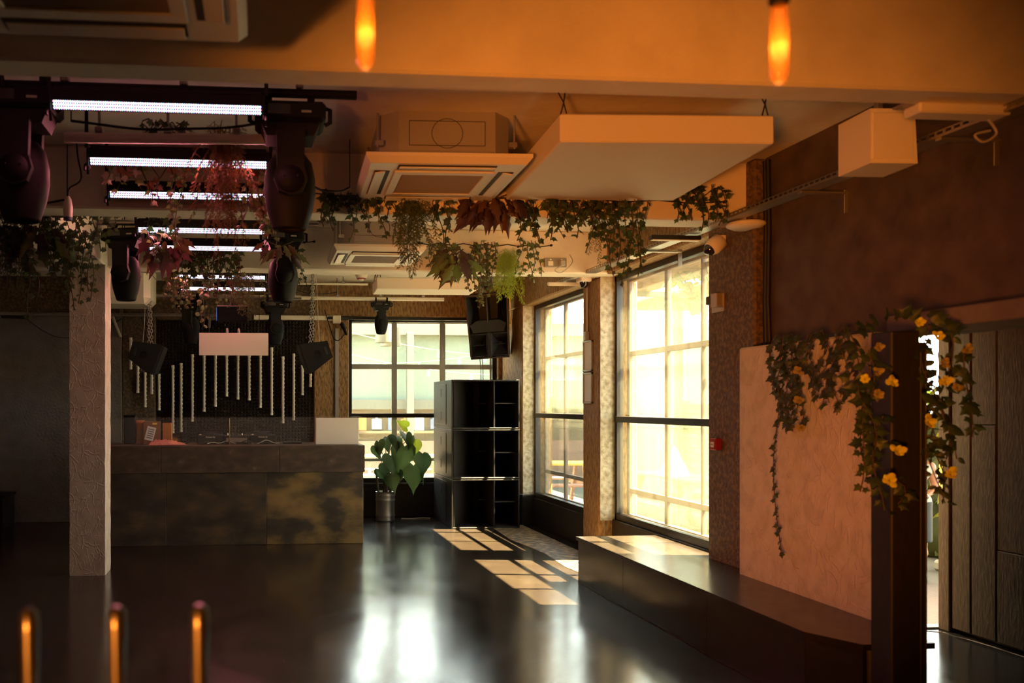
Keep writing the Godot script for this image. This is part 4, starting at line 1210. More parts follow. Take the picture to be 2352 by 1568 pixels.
# ---------------------------------------------------------------- ceiling: air units, baffles, detectors
func cassette(label: String, at: Vector3, w: float, d: float, body_h: float, turn := 0.0):
	# at: centre of the underside of the panel
	var t := thing("air_conditioner", label, "air conditioner", at, turn, "ceiling air conditioners")
	# flared panel: frame of four sides round a recess
	var b := B.new()
	var o := [Vector3(-w / 2, 0.035, -d / 2), Vector3(w / 2, 0.035, -d / 2), Vector3(w / 2, 0.035, d / 2), Vector3(-w / 2, 0.035, d / 2)]
	var i1 := []
	for p in o: i1.append(Vector3(p.x * 0.94, 0.0, p.z * 0.94))
	var i2 := []
	for p in o: i2.append(Vector3(p.x * 0.62, 0.0, p.z * 0.62))
	for k in 4:
		var k2 := (k + 1) % 4
		b.poly([o[k], o[k2], i1[k2], i1[k]], Vector3(0, 0.4, 0))
		b.poly([i1[k], i1[k2], i2[k2], i2[k]], Vector3(0, 0.4, 0))
		b.poly([o[k], o[k2], o[k2] + Vector3(0, 0.02, 0), o[k] + Vector3(0, 0.02, 0)], Vector3(0, 0.04, 0))
	b.poly([o[0] + Vector3(0, 0.02, 0), o[1] + Vector3(0, 0.02, 0), o[2] + Vector3(0, 0.02, 0), o[3] + Vector3(0, 0.02, 0)], Vector3(0, -1, 0))
	mk("panel", b, M.white_plastic, t)
	# raised grille frame and ribs
	part("grille_frame", Vector3(0, -0.006, d * 0.31 - 0.03), Vector3(w * 0.62, 0.012, 0.06), M.white_plastic, t, 0.003)
	part("grille_frame", Vector3(0, -0.006, -d * 0.31 + 0.03), Vector3(w * 0.62, 0.012, 0.06), M.white_plastic, t, 0.003)
	part("grille_frame", Vector3(w * 0.31 - 0.025, -0.006, 0), Vector3(0.05, 0.012, d * 0.62 - 0.12), M.white_plastic, t, 0.003)
	part("grille_frame", Vector3(-w * 0.31 + 0.025, -0.006, 0), Vector3(0.05, 0.012, d * 0.62 - 0.12), M.white_plastic, t, 0.003)
	part("grille_back", Vector3(0, 0.006, 0), Vector3(w * 0.6, 0.004, d * 0.6), M.vent_dark, t, 0.0)
	var gb := B.new()
	var n := 34
	for k in n:
		gb.box(Vector3(0, -0.003, -d * 0.25 + d * 0.5 * (k + 0.5) / n), Vector3(w * 0.52, 0.006, d * 0.5 / n * 0.45))
	mk("grille_slats", gb, M.grille_tan, t)
	# four louvres in slots
	for k in 4:
		var bas := Basis(Vector3.UP, k * PI / 2)
		var dist := (d if k % 2 == 0 else w) * 0.385
		var ln := (w if k % 2 == 0 else d) * 0.6
		part("air_slot", bas * Vector3(0, -0.001, dist), Vector3(ln, 0.004, 0.09), M.vent_dark, t, 0.0, bas)
		part("louvre", bas * Vector3(0, -0.008, dist + 0.012), Vector3(ln * 0.97, 0.008, 0.062), M.white_plastic, t, 0.002, bas * Basis(Vector3.RIGHT, 0.15))
	# galvanised body above with cut corners
	var q := w * 0.4
	var p := d * 0.4
	b = B.new()
	b.prism([Vector2(-q + 0.1, -p), Vector2(q - 0.1, -p), Vector2(q, -p + 0.1), Vector2(q, p - 0.1), Vector2(q - 0.1, p), Vector2(-q + 0.1, p), Vector2(-q, p - 0.1), Vector2(-q, -p + 0.1)], body_h, Transform3D(Basis(Vector3(1, 0, 0), Vector3(0, 0, -1), Vector3(0, 1, 0)), Vector3(0, 0.055 + body_h, 0)))
	mk("body", b, M.galv_body, t)
	# pressed knock-outs on the near side
	b = B.new()
	var ring := []
	for k in 24: ring.append(Vector3(0.09 * cos(TAU * k / 24), 0.055 + body_h * 0.52 + 0.085 * sin(TAU * k / 24), p + 0.001))
	b.tube(ring, 0.002, 4, false, true)
	for e in [-0.05, 0.05]:
		b.box(Vector3(0, 0.055 + body_h * 0.52 + e * 1.4, p), Vector3(0.44, 0.004, 0.004))
	for e in [-0.22, 0.22]:
		b.box(Vector3(e, 0.055 + body_h * 0.52, p), Vector3(0.004, 0.14, 0.004))
	mk("knock_outs", b, M.vent_dark, t)
	part("drip_rim", Vector3(0, 0.075, p + 0.006), Vector3(q * 2 - 0.22, 0.03, 0.012), M.galv_body, t, 0.004)
	for sx in [-1, 1]:
		for sz in [-1, 1]:
			var rod := B.new()
			rod.tube([Vector3(sx * (q + 0.02), 0.12, sz * (p - 0.04)), Vector3(sx * (q + 0.02), 3.236 - at.y, sz * (p - 0.04))], 0.007, 6)
			mk("threaded_rod", rod, M.zinc, t)
			part("lug", Vector3(sx * (q + 0.01), 0.14, sz * (p - 0.04)), Vector3(0.05, 0.03, 0.04), M.zinc, t, 0.002)

func raft(called: String, label: String, at: Vector3, w: float, d: float, h: float, turn: float):
	var t := thing(called, label, "acoustic baffle", at, turn, "white acoustic baffles under the ceiling")
	part("board", Vector3(0, h / 2, 0), Vector3(w, h, d), M.card_white, t, 0.008)
	for sx in [-1, 1]:
		for sz in [-1, 1]:
			var b := B.new()
			var x: float = sx * (w / 2 - 0.03)
			var z: float = sz * (d / 2 - 0.04)
			var top := 3.236 - at.y
			b.tube([Vector3(x - 0.02, h - 0.005, z), Vector3(x, h + (top - h) * 0.45, z), Vector3(x + 0.008, top - 0.03, z), Vector3(x + 0.0, top, z)], 0.004, 5)
			b.tube([Vector3(x + 0.02, h - 0.005, z), Vector3(x, h + (top - h) * 0.45, z), Vector3(x - 0.03, h + (top - h) * 0.8, z)], 0.004, 5)
			mk("hanging_wire", b, M.cable_black, t)

func ceiling_units():
	cassette("white cassette air conditioner hanging beside the large baffle", Vector3(1.08, 2.92, -5.31), 0.95, 0.93, 0.265, deg_to_rad(-2))
	cassette("white cassette air conditioner half hidden by fern further back", Vector3(1.02, 2.87, -7.79), 0.8, 0.8, 0.31)
	cassette("white cassette air conditioner nearest, at the top left corner", Vector3(-0.52, 2.75, -2.46), 0.95, 0.93, 0.43)
	raft("acoustic_raft", "large white slab baffle hung flat before the second beam", Vector3(2.17, 2.93, -5.06), 1.14, 1.29, 0.15, deg_to_rad(-3.4))
	raft("acoustic_raft", "smaller white slab baffle hung flat near the far window", Vector3(1.87, 2.85, -9.9), 1.15, 0.5, 0.13, deg_to_rad(-2))
	# smoke detector
	var t := thing("smoke_detector", "white smoke detector with a red ring on the ceiling", "smoke detector", Vector3(1.28, 3.24, -11.1))
	var b := B.new()
	b.lathe([[Vector2(0, -0.1), Vector2(0.02, -0.1), Vector2(0.035, -0.075)], [Vector2(0.055, -0.075), Vector2(0.075, -0.045), Vector2(0.075, -0.03)], [Vector2(0.08, -0.03), Vector2(0.085, 0.0), Vector2(0, 0.0)]], 28)
	mk("housing", b, M.white_plastic, t)
	b = B.new()
	b.lathe([[Vector2(0.03, -0.078), Vector2(0.056, -0.078), Vector2(0.064, -0.06)]], 28)
	mk("red_ring", b, M.fire_red, t)

# ---------------------------------------------------------------- lighting rig
func moving_head(label: String, at: Vector3, sc: float, turn: float, tilt := 0.0):
	# hangs from a pipe whose centre is at y = 0
	var t := thing("moving_head_light", label, "stage light", at, turn, "moving head lights")
	t.scale = Vector3.ONE * sc
	for sx in [-1, 1]:
		var b := B.new()
		b.box(Vector3(sx * 0.11, -0.035, 0), Vector3(0.035, 0.075, 0.05), 0.004)
		b.tube([Vector3(sx * 0.11 - 0.018, 0, 0), Vector3(sx * 0.11 + 0.018, 0, 0)], 0.036, 12)
		mk("clamp", b, M.plastic_black, t)
	var b := B.new()
	b.box(Vector3(0, -0.115, 0), Vector3(0.36, 0.105, 0.26), 0.02)
	mk("base", b, M.plastic_black, t)
	b = B.new()
	b.prism([Vector2(-0.15, -0.165), Vector2(0.15, -0.165), Vector2(0.12, -0.235), Vector2(-0.12, -0.235)], 0.2, Transform3D(Basis.IDENTITY, Vector3(0, 0, 0.1)))
	mk("base_foot", b, M.plastic_dark, t)
	for sx in [-1, 1]:
		b = B.new()
		b.tube([Vector3(sx * 0.18, -0.075, 0.04), Vector3(sx * 0.205, -0.085, 0.05), Vector3(sx * 0.205, -0.15, 0.05), Vector3(sx * 0.18, -0.16, 0.04)], 0.012, 8)
		mk("carry_handle", b, M.plastic_black, t)
	part("control_panel", Vector3(-0.06, -0.11, 0.131), Vector3(0.12, 0.05, 0.004), M.screen_glossy, t, 0.0)
	part("rating_label", Vector3(0.08, -0.12, 0.131), Vector3(0.05, 0.012, 0.003), M.zinc, t, 0.0)
	# yoke: two arms before and behind the head with round pivot covers
	for sz in [-1, 1]:
		b = B.new()
		b.prism([Vector2(-0.072, -0.22), Vector2(0.072, -0.22), Vector2(0.068, -0.4), Vector2(0.085, -0.46), Vector2(0.06, -0.525), Vector2(0.0, -0.545), Vector2(-0.06, -0.525), Vector2(-0.085, -0.46), Vector2(-0.068, -0.4)], 0.045, Transform3D(Basis.IDENTITY, Vector3(0, 0, sz * 0.125 + 0.0225)))
		mk("yoke_arm", b, M.plastic_dark, t)
		b = B.new(Transform3D(Basis(Vector3.RIGHT, sz * PI / 2), Vector3(0, -0.465, sz * 0.147)))
		b.lathe([[Vector2(0.07, 0), Vector2(0.066, 0.008), Vector2(0.0, 0.012)]], 24)
		mk("pivot_cover", b, M.plastic_black, t)
		for sx in [-1, 1]:
			part("screw", Vector3(sx * 0.035, -0.45, sz * 0.158), Vector3(0.01, 0.01, 0.004), M.grille_black, t, 0.002)
	var h := B.new(Transform3D(Basis(Vector3.RIGHT, tilt), Vector3(0, -0.46, 0)) * Transform3D(Basis.from_scale(Vector3(1, 1, 0.78)), Vector3.ZERO))
	h.lathe([[Vector2(0.078, -0.215), Vector2(0.082, -0.235), Vector2(0.09, -0.225)], [Vector2(0.09, -0.225), Vector2(0.098, -0.2), Vector2(0.12, -0.13), Vector2(0.133, -0.05), Vector2(0.132, 0.03), Vector2(0.115, 0.11), Vector2(0.08, 0.155), Vector2(0.0, 0.16)]], 28)
	mk("head", h, M.plastic_dark, t)
	b = B.new(Transform3D(Basis(Vector3.RIGHT, tilt), Vector3(0, -0.46, 0)) * Transform3D(Basis.from_scale(Vector3(1, 1, 0.78)), Vector3.ZERO))
	b.lathe([[Vector2(0, -0.222), Vector2(0.05, -0.22), Vector2(0.079, -0.214)]], 24)
	mk("lens", b, M.screen_glossy, t)

func led_texture() -> ImageTexture:
	var w := 540
	var im := Image.create(w, 18, false, Image.FORMAT_RGB8)
	im.fill(Color(0.12, 0.05, 0.17))
	var cols := [Color(1, .35, .45), Color(.45, 1, .6), Color(.45, .5, 1)]
	for r in 3:
		for i in 90:
			var c: Color = cols[(i + r) % 3]
			for y in 6:
				for x in 6:
					var d := Vector2(x - 2.5, y - 2.5).length()
					if d < 2.9:
						im.set_pixel(i * 6 + x, r * 6 + y, c.lerp(Color.WHITE, clampf(1.2 - d * 0.4, 0, 1)))
	return ImageTexture.create_from_image(im)

func led_bar(label: String, at: Vector3, led: Material, power: float):
	var t := thing("led_bar", label, "light", at, 0.0, "LED bars in a row along the ceiling")
	part("housing", Vector3(0, 0.045, -0.02), Vector3(1.04, 0.055, 0.075), M.plastic_black, t, 0.006)
	part("heat_sink", Vector3(0, 0.08, -0.02), Vector3(1.0, 0.02, 0.05), M.plastic_dark, t, 0.002)
	var q := QuadMesh.new()
	q.size = Vector2(1.0, 0.045)
	inst("led_strip", q, led, Transform3D(Basis(Vector3.RIGHT, 0.5), Vector3(0, 0.0, 0.0)), t)
	b_strip(t)
	for sx in [-1, 1]:
		part("end_plate", Vector3(sx * 0.512, 0.02, -0.02), Vector3(0.01, 0.1, 0.08), M.plastic_dark, t, 0.002)
		var b := B.new()
		var rp := []
		for k in 9:
			var a := PI * k / 8
			rp.append(Vector3(sx * 0.525, -0.03 + 0.045 * sin(a) - 0.03, -0.02 + 0.045 * cos(a)))
		b.tube(rp, 0.008, 6)
		b.bar(Vector3(sx * 0.525, 0.08, -0.02), Vector3(sx * 0.525, 3.236 - at.y, -0.02), 0.02, 0.004)
		mk("bracket", b, M.plastic_dark, t)
	var l := AreaLight3D.new()
	l.name = "led_glow"
	t.add_child(l)
	l.area_size = Vector2(1.0, 0.045)
	l.transform = Transform3D(Basis(Vector3.UP, PI) * Basis(Vector3.RIGHT, -0.9), Vector3(0, -0.03, 0.03))
	l.light_color = lin(1, .22, .26)
	l.light_energy = power
	l.area_range = 12.0
	l.area_attenuation = 2.0
	l.shadow_enabled = true

func b_strip(t: Node3D):
	var b := B.new()
	b.box(Vector3(0, 0.0, -0.006), Vector3(1.01, 0.05, 0.008), 0.002, Basis(Vector3.RIGHT, 0.5))
	mk("lens_tray", b, M.plastic_black, t)

func pipe(label: String, a: Vector3, e: Vector3, r: float, m: Material, drops := 3):
	var t := thing("lighting_pipe", label, "pipe", a, 0, "lighting pipes")
	var b := B.new()
	b.tube([Vector3.ZERO, e - a], r, 14)
	mk("tube", b, m, t)
	for k in drops:
		var c := (e - a) * ((k + 0.5) / drops)
		b = B.new()
		b.box(c + Vector3(0, r + 0.01, 0), Vector3(0.04, 0.03, 0.06), 0.004)
		b.tube([c, c + Vector3(0, 3.236 - a.y - c.y, 0)], 0.008, 6)
		mk("hanger", b, M.zinc, t)

func light_rig():
	var lt := led_texture()
	var led := mat("led_light", Color.BLACK, 0.4)
	led.emission_enabled = true
	led.emission = Color.WHITE
	led.emission_operator = BaseMaterial3D.EMISSION_OP_MULTIPLY
	led.emission_texture = lt
	led.emission_energy_multiplier = 4.5
	var bars := [[-0.5, 3.0, -4.3], [-0.47, 2.94, -5.06], [-0.465, 2.9, -5.68], [-0.47, 2.94, -7.01], [-0.49, 2.954, -7.87], [-0.465, 2.964, -8.77], [-0.46, 2.946, -9.57], [-0.45, 2.927, -10.4]]
	var nm := ["nearest lit LED bar under the ceiling, longest in view", "second lit LED bar from the front, behind hanging ivy", "third lit LED bar from the front, just before the second beam", "fourth LED bar, just behind the second beam", "fifth LED bar from the front, half hidden by plants", "sixth LED bar from the front, half hidden by plants", "seventh LED bar from the front, above the monitor", "last LED bar, nearest the booth wall"]
	for k in bars.size():
		led_bar(nm[k], Vector3(bars[k][0], bars[k][1], bars[k][2]), led, 0.7)
	pipe("dark pipe across the ceiling carrying the two nearest moving heads", Vector3(-1.9, 3.18, -4.56), Vector3(0.5, 3.18, -4.56), 0.024, M.plastic_dark, 4)
	pipe("pale pipe across the ceiling between the first and second LED bars", Vector3(-1.05, 2.985, -4.78), Vector3(0.05, 2.985, -4.72), 0.028, M.white_plastic, 3)
	pipe("pipe across the ceiling carrying the middle moving heads", Vector3(-1.6, 3.13, -7.68), Vector3(0.5, 3.13, -7.68), 0.024, M.steel, 4)
	pipe("pipe across the ceiling carrying the rear moving heads", Vector3(-1.3, 2.9, -10.92), Vector3(0.5, 2.9, -10.92), 0.024, M.steel, 4)
	pipe("pale steel pipe along the far wall above the window", Vector3(0.15, 2.97, -11.55), Vector3(2.45, 2.97, -11.55), 0.024, M.white_plastic, 4)
	pipe("thin white conduit across the ceiling near the far wall", Vector3(0.1, 3.14, -11.4), Vector3(1.4, 3.14, -11.4), 0.014, M.white_plastic, 2)
	moving_head("nearest left black moving head light, cut by the picture edge", Vector3(-1.2, 3.18, -4.5), 1.02, 0.0)
	moving_head("nearest right black moving head light below the first beam", Vector3(0.15, 3.18, -4.6), 1.02, 0.0)
	moving_head("black moving head light above the plastered column's right side", Vector3(-1.17, 3.13, -7.7), 0.97, -0.25)
	moving_head("black moving head light right of the LED bars, middle row", Vector3(0.19, 3.13, -7.65), 0.98, 0.1)
	moving_head("small black moving head light right of the pale panel", Vector3(0.17, 2.9, -10.92), 0.86, 0.1)
	moving_head("small black moving head light left of the pale panel", Vector3(-0.87, 2.9, -10.92), 0.86, -0.35)
	moving_head("small black moving head light hanging before the far window", Vector3(1.6, 2.97, -11.55), 0.68, 0.0, 0.25)
	# cables tied along the rig
	var runs := [[Vector3(-1.0, 3.05, -4.7), Vector3(0.0, 3.05, -4.65), 0.04, "thin black cable slung along the pale ceiling pipe"], [Vector3(0.25, 2.93, -5.3), Vector3(0.56, 2.93, -5.5), 0.05, "bundle cable sagging beside the near air conditioner"], [Vector3(-2.2, 2.88, -5.76), Vector3(-1.25, 2.88, -5.76), 0.05, "black cable sagging from the second beam at the left"], [Vector3(-1.25, 2.78, -8.0), Vector3(-1.2, 3.0, -7.8), 0.06, "black cable hanging behind the column head"], [Vector3(0.35, 3.1, -11.4), Vector3(1.0, 3.05, -11.5), 0.06, "dark cable slung under the far ceiling"]]
	for r in runs:
		var pts := []
		for q in 13:
			var u := q / 12.0
			pts.append((r[1] - r[0]) * u + Vector3(0, -r[2] * 4 * u * (1 - u), 0.01 * sin(u * 13)))
		var b := B.new()
		b.tube(pts, 0.007, 6)
		b.bar(Vector3(0, 0, 0), Vector3(0, 3.236 - r[0].y, 0), 0.006, 0.006)
		b.bar(r[1] - r[0], r[1] - r[0] + Vector3(0, 3.236 - r[1].y, 0), 0.006, 0.006)
		var o := mk("rig_cable", b, M.cable_black, self)
		o.position = r[0]
		tag(o, r[3], "cable", "rig cables")

# ---------------------------------------------------------------- things fixed to the walls
func tray_run(label: String, a: Vector3, e: Vector3, brackets: Array, inward: Vector3):
	# perforated tray: base with slots and two lips
	var t := thing("cable_tray", label, "cable tray", a, 0, "perforated cable trays")
	var d := (e - a).normalized()
	var L := a.distance_to(e)
	var b := B.new()
	b.bar(Vector3.ZERO + inward * 0.0, d * L, 0.1, 0.003)
	mk("tray_bed", b, M.zinc, t)
	for s in [-0.05, 0.05]:
		b = B.new()
		var o: Vector3 = inward * s
		b.bar(o + Vector3(0, 0.028, 0), o + Vector3(0, 0.028, 0) + d * L, 0.003, 0.006)
		b.bar(o + Vector3(0, 0.006, 0), o + Vector3(0, 0.006, 0) + d * L, 0.003, 0.01)
		var n := int(L / 0.05)
		for k in n:
			var c: Vector3 = o + d * (k + 0.5) * L / n
			b.bar(c + Vector3(0, 0.008, 0), c + Vector3(0, 0.028, 0), 0.003, 0.014)
		mk("slotted_lip", b, M.zinc, t)
	for k in brackets:
		var c: Vector3 = d * k
		b = B.new()
		b.bar(c + inward * 0.06 + Vector3(0, -0.012, 0), c - inward * 0.24 + Vector3(0, -0.012, 0), 0.035, 0.014, 0.002)
		b.bar(c - inward * 0.235 + Vector3(0, 0.01, 0), c - inward * 0.235 + Vector3(0, -0.13, 0), 0.035, 0.008, 0.002)
		mk("bracket", b, M.zinc, t)

func wall_fittings():
	tray_run("perforated steel cable tray running along the right wall over the windows", Vector3(3.2, 2.84, -9.1), Vector3(3.2, 2.79, -2.5), [0.35, 2.2, 4.25, 5.3], Vector3(-1, 0, 0))
	tray_run("perforated steel cable tray in the far corner above the window", Vector3(2.5, 3.12, -11.6), Vector3(3.3, 3.12, -11.1), [0.3], Vector3(-0.5, 0, -0.86))
	tray_run("perforated steel cable tray along the far wall left of the booth", Vector3(-4.0, 2.72, -11.62), Vector3(-0.2, 2.72, -11.62), [0.5, 2.0, 3.3], Vector3(0, 0, 1))
	# dome cameras
	for k in 2:
		var c := thing("dome_camera", ["white dome camera under the tray at the near window", "white dome camera under the tray between the two windows"][k], "camera", [Vector3(3.3, 2.72, -6.08), Vector3(3.26, 2.82, -8.58)][k], 0, "dome cameras")
		var b := B.new()
		if k == 0:
			b.lathe([[Vector2(0, -0.06), Vector2(0.05, -0.06), Vector2(0.062, -0.03), Vector2(0.062, 0.04), Vector2(0, 0.04)]], 24, Transform3D(Basis(Vector3.BACK, -0.9), Vector3.ZERO))
			mk("housing", b, M.white_plastic, c)
			b = B.new()
			b.lathe([[Vector2(0, -0.105), Vector2(0.025, -0.098), Vector2(0.042, -0.075), Vector2(0.045, -0.058)]], 20, Transform3D(Basis(Vector3.BACK, -0.9), Vector3.ZERO))
			mk("dark_dome", b, M.screen_glossy, c)
		else:
			b.box(Vector3(0, 0.0, 0), Vector3(0.12, 0.05, 0.14), 0.01)
			mk("housing", b, M.white_plastic, c)
			b = B.new()
			b.lathe([[Vector2(0, -0.085), Vector2(0.025, -0.08), Vector2(0.042, -0.055), Vector2(0.045, -0.025)]], 20)
			mk("dark_dome", b, M.screen_glossy, c)
		part("wall_mount", Vector3(0.06, 0.04, 0), Vector3(0.1, 0.05, 0.05), M.white_plastic, c)
	# round access point
	var t := thing("access_point", "flat round white access point below the tray near the pier", "access point", Vector3(3.32, 2.79, -5.72))
	var b := B.new()
	b.lathe([[Vector2(0, -0.035), Vector2(0.09, -0.03), Vector2(0.125, -0.012), Vector2(0.128, 0.0), Vector2(0.12, 0.012), Vector2(0, 0.014)]], 32)
	mk("disc", b, M.white_plastic, t)
	part("mount", Vector3(0.05, 0.02, 0), Vector3(0.14, 0.02, 0.06), M.zinc, t)
	# slim lamp bar under the tray
	t = thing("batten_lamp", "slim dark batten lamp jutting out above the near window", "lamp", Vector3(3.16, 2.79, -6.22))
	part("housing", Vector3(-0.1, 0, 0), Vector3(0.38, 0.032, 0.05), M.frame_black, t)
	part("diffuser", Vector3(-0.1, -0.019, 0), Vector3(0.36, 0.006, 0.04), M.white_plastic, t, 0.0)
	t = thing("batten_lamp", "slim pale batten lamp jutting out above the middle window", "lamp", Vector3(3.2, 2.8, -8.75))
	part("housing", Vector3(-0.08, 0, 0), Vector3(0.36, 0.028, 0.05), M.white_plastic, t)
	part("diffuser", Vector3(-0.08, -0.017, 0), Vector3(0.34, 0.006, 0.04), M.white_matt, t, 0.0)
	# sensor box, fire call point
	t = thing("sensor_box", "small beige sensor box on the brown pier", "sensor", Vector3(3.36, 2.27, -6.15))
	part("body", Vector3(-0.03, 0.05, 0.03), Vector3(0.06, 0.1, 0.09), M.alu_frame, t, 0.006)
	part("window", Vector3(-0.035, 0.055, -0.05), Vector3(0.05, 0.06, 0.06), M.vent_dark, t, 0.004)
	part("base_plate", Vector3(-0.006, 0.03, 0), Vector3(0.012, 0.13, 0.17), M.alu_frame, t, 0.003)
	t = thing("fire_call_point", "red fire alarm call point on the brown pier", "alarm", Vector3(3.36, 1.22, -6.15))
	part("body", Vector3(-0.025, 0.043, 0), Vector3(0.05, 0.086, 0.088), M.fire_red, t, 0.006)
	part("press_plate", Vector3(-0.052, 0.04, 0.0), Vector3(0.004, 0.04, 0.045), M.label_white, t, 0.001)
	for k in 3: part("mark", Vector3(-0.0545, 0.04, -0.012 + 0.012 * k), Vector3(0.001, 0.008, 0.007), M.vent_dark, t, 0.0)
	# two framed notices
	for k in 2:
		var f := thing("framed_notice", ["upper pale notice in a slim frame on the ochre pier", "lower pale notice in a slim frame on the ochre pier"][k], "frame", Vector3(3.36, [1.895, 1.565][k], -8.71), 0, "framed notices")
		part("card", Vector3(-0.006, 0.16, 0), Vector3(0.006, 0.3, 0.2), M.label_white, f, 0.0)
		b = B.new()
		for e in [[Vector3(-0.01, 0.16, -0.11), Vector3(0.02, 0.32, 0.02)], [Vector3(-0.01, 0.16, 0.11), Vector3(0.02, 0.32, 0.02)], [Vector3(-0.01, 0.01, 0), Vector3(0.02, 0.02, 0.24)], [Vector3(-0.01, 0.31, 0), Vector3(0.02, 0.02, 0.24)]]: b.box(e[0], e[1], 0.003)
		mk("frame", b, M.alu_frame, f)
	# conduit from the camera to a switch box
	t = thing("conduit", "thin conduit dropping from the dome camera to a small switch box", "conduit", Vector3(3.345, 2.24, -8.71))
	b = B.new()
	b.tube([Vector3(0, 0.05, 0), Vector3(0, 0.56, 0)], 0.012, 10)
	mk("tube", b, M.alu_frame, t)
	part("switch_box", Vector3(-0.01, 0.02, 0), Vector3(0.045, 0.09, 0.07), M.alu_frame, t, 0.006)
	# black cables in the corner of the brown wall
	for k in 2:
		b = B.new()
		b.tube([Vector3(0, 0, 0.01 * k), Vector3(-0.004, 0.3, 0), Vector3(0, 0.8, 0.006), Vector3(-0.003, 1.26, 0)], 0.016, 8)
		var c := mk("wall_cable", b, M.cable_black, self)
		c.position = Vector3(3.42, 1.95, -5.655 + 0.035 * k)
		tag(c, ["thick black cable running up the corner, next to the pier", "thick black cable running up the corner, further from the pier"][k], "cable", "corner wall cables")
	# cube loudspeaker hung near the first beam
	t = thing("cube_speaker", "white cube speaker hanging from a plate below the first beam", "speaker", Vector3(2.99, 2.7, -3.9), -0.05)
	b = B.new()
	b.prism([Vector2(-0.105, 0), Vector2(0.125, 0), Vector2(0.11, 0.26), Vector2(-0.105, 0.26)], 0.25, Transform3D(Basis.IDENTITY, Vector3(0, 0, -0.0)))
	mk("box", b, M.white_plastic, t)
	part("front_plate", Vector3(0, 0.13, 0.004), Vector3(0.2, 0.22, 0.008), M.white_plastic, t, 0.003)
	part("hanger", Vector3(0, 0.4, -0.1), Vector3(0.03, 0.3, 0.03), M.zinc, t)
	t = thing("strip_fitting", "chipped white strip fitting fixed under the first beam at the right", "light fitting", Vector3(2.98, 2.79, -3.5))
	part("body", Vector3(0, 0.02, 0), Vector3(0.42, 0.045, 0.1), M.white_plastic, t, 0.008)
	part("back_plate", Vector3(0, 0.045, 0.0), Vector3(0.5, 0.008, 0.12), M.zinc, t, 0.0)
	b = B.new()
	b.cable([Vector3(0.16, 0.0, -0.02), Vector3(0.2, -0.06, -0.02), Vector3(0.14, -0.1, -0.02), Vector3(0.1, -0.07, -0.02), Vector3(0.17, -0.05, -0.02)], 0.006, 6)
	mk("cable_loop", b, M.cable_white, t)
	# cracks and chips along the ceiling edge of the brown wall, as raised flakes
	# socket outlets on the end of the third beam
	t = thing("wall_socket", "double power socket on the end of the third beam with plugged lead", "socket", Vector3(2.84, 2.93, -8.24))
	part("plate", Vector3(0, 0, 0.012), Vector3(0.22, 0.09, 0.024), M.galv_body, t, 0.004)
	for sx in [-0.05, 0.06]:
		part("outlet", Vector3(sx, -0.01, 0.0255), Vector3(0.05, 0.045, 0.003), M.white_plastic, t, 0.002)
		part("switch", Vector3(sx, 0.028, 0.026), Vector3(0.02, 0.014, 0.005), M.white_plastic, t, 0.002)
	b = B.new()
	b.box(Vector3(0.06, -0.01, 0.045), Vector3(0.05, 0.05, 0.04), 0.006)
	b.cable([Vector3(0.06, -0.03, 0.05), Vector3(-0.02, -0.08, 0.06), Vector3(0.05, -0.1, 0.05), Vector3(0.16, 0.0, 0.04), Vector3(0.14, 0.08, 0.02)], 0.005, 6)
	mk("plug_lead", b, M.cable_white, t)
	# trunking, switch boxes and conduits on the far wall by the window
	t = thing("trunking", "vertical grey trunking on the stained pier left of the far window", "trunking", Vector3(1.03, 1.1, -11.9))
	part("channel", Vector3(0, 0.75, 0.02), Vector3(0.05, 1.5, 0.04), M.galv_body, t, 0.004)
	part("joint_box", Vector3(0, 1.62, 0.03), Vector3(0.11, 0.11, 0.06), M.white_plastic, t, 0.006)
	t = thing("strut_rail", "white slotted rail fixed across the wall above the foam", "rail", Vector3(0.45, 2.74, -11.9))
	part("rail", Vector3(0, 0.0, 0.02), Vector3(1.1, 0.06, 0.04), M.white_plastic, t, 0.004)
	t = thing("blind_rail", "black rail fixed above the far window head", "rail", Vector3(2.1, 2.74, -11.88))
	part("rail", Vector3(0, 0, 0), Vector3(2.4, 0.045, 0.05), M.frame_black, t, 0.006)
	for r in [[Vector3(0.86, 2.85, -11.85), Vector3(1.0, 2.45, -11.85), Vector3(1.12, 2.5, -11.85), Vector3(1.16, 2.62, -11.86), "dark cable looped on the stained pier by the window"], [Vector3(-1.6, 2.75, -11.8), Vector3(-1.52, 2.45, -11.8), Vector3(-1.45, 2.4, -11.8), Vector3(-1.46, 2.6, -11.84), "dark cable looped on the concrete left of the foam"]]:
		b = B.new()
		b.cable([Vector3.ZERO, r[1] - r[0], r[2] - r[0], r[3] - r[0]], 0.008, 6)
		var c := mk("wall_cable", b, M.cable_black, self)
		c.position = r[0]
		tag(c, r[4], "cable")
	t = thing("mic_holder", "black microphone hooked on the rail left of the far window", "microphone", Vector3(1.16, 2.5, -11.8))
	b = B.new()
	b.lathe([[Vector2(0, 0.0), Vector2(0.018, 0.01), Vector2(0.022, 0.1), Vector2(0.03, 0.13), Vector2(0.03, 0.17), Vector2(0, 0.2)]], 14, Transform3D(Basis(Vector3.BACK, 0.4), Vector3.ZERO))
	mk("body", b, M.plastic_black, t)
	# white duct box and dangling connector in the left ceiling zone
	t = thing("duct_box", "white rounded duct box under the ceiling left of the booth", "duct", Vector3(-1.62, 2.73, -10.6))
	part("casing", Vector3(0, 0.25, 0), Vector3(0.66, 0.5, 0.7), M.white_plastic, t, 0.07)
	part("seam", Vector3(0, 0.36, 0.0), Vector3(0.668, 0.012, 0.708), M.galv_body, t, 0.0)
	t = thing("cable_connector", "white cable connector with blue end dangling left of the LED bars", "connector", Vector3(-1.2, 2.7, -5.55))
	b = B.new()
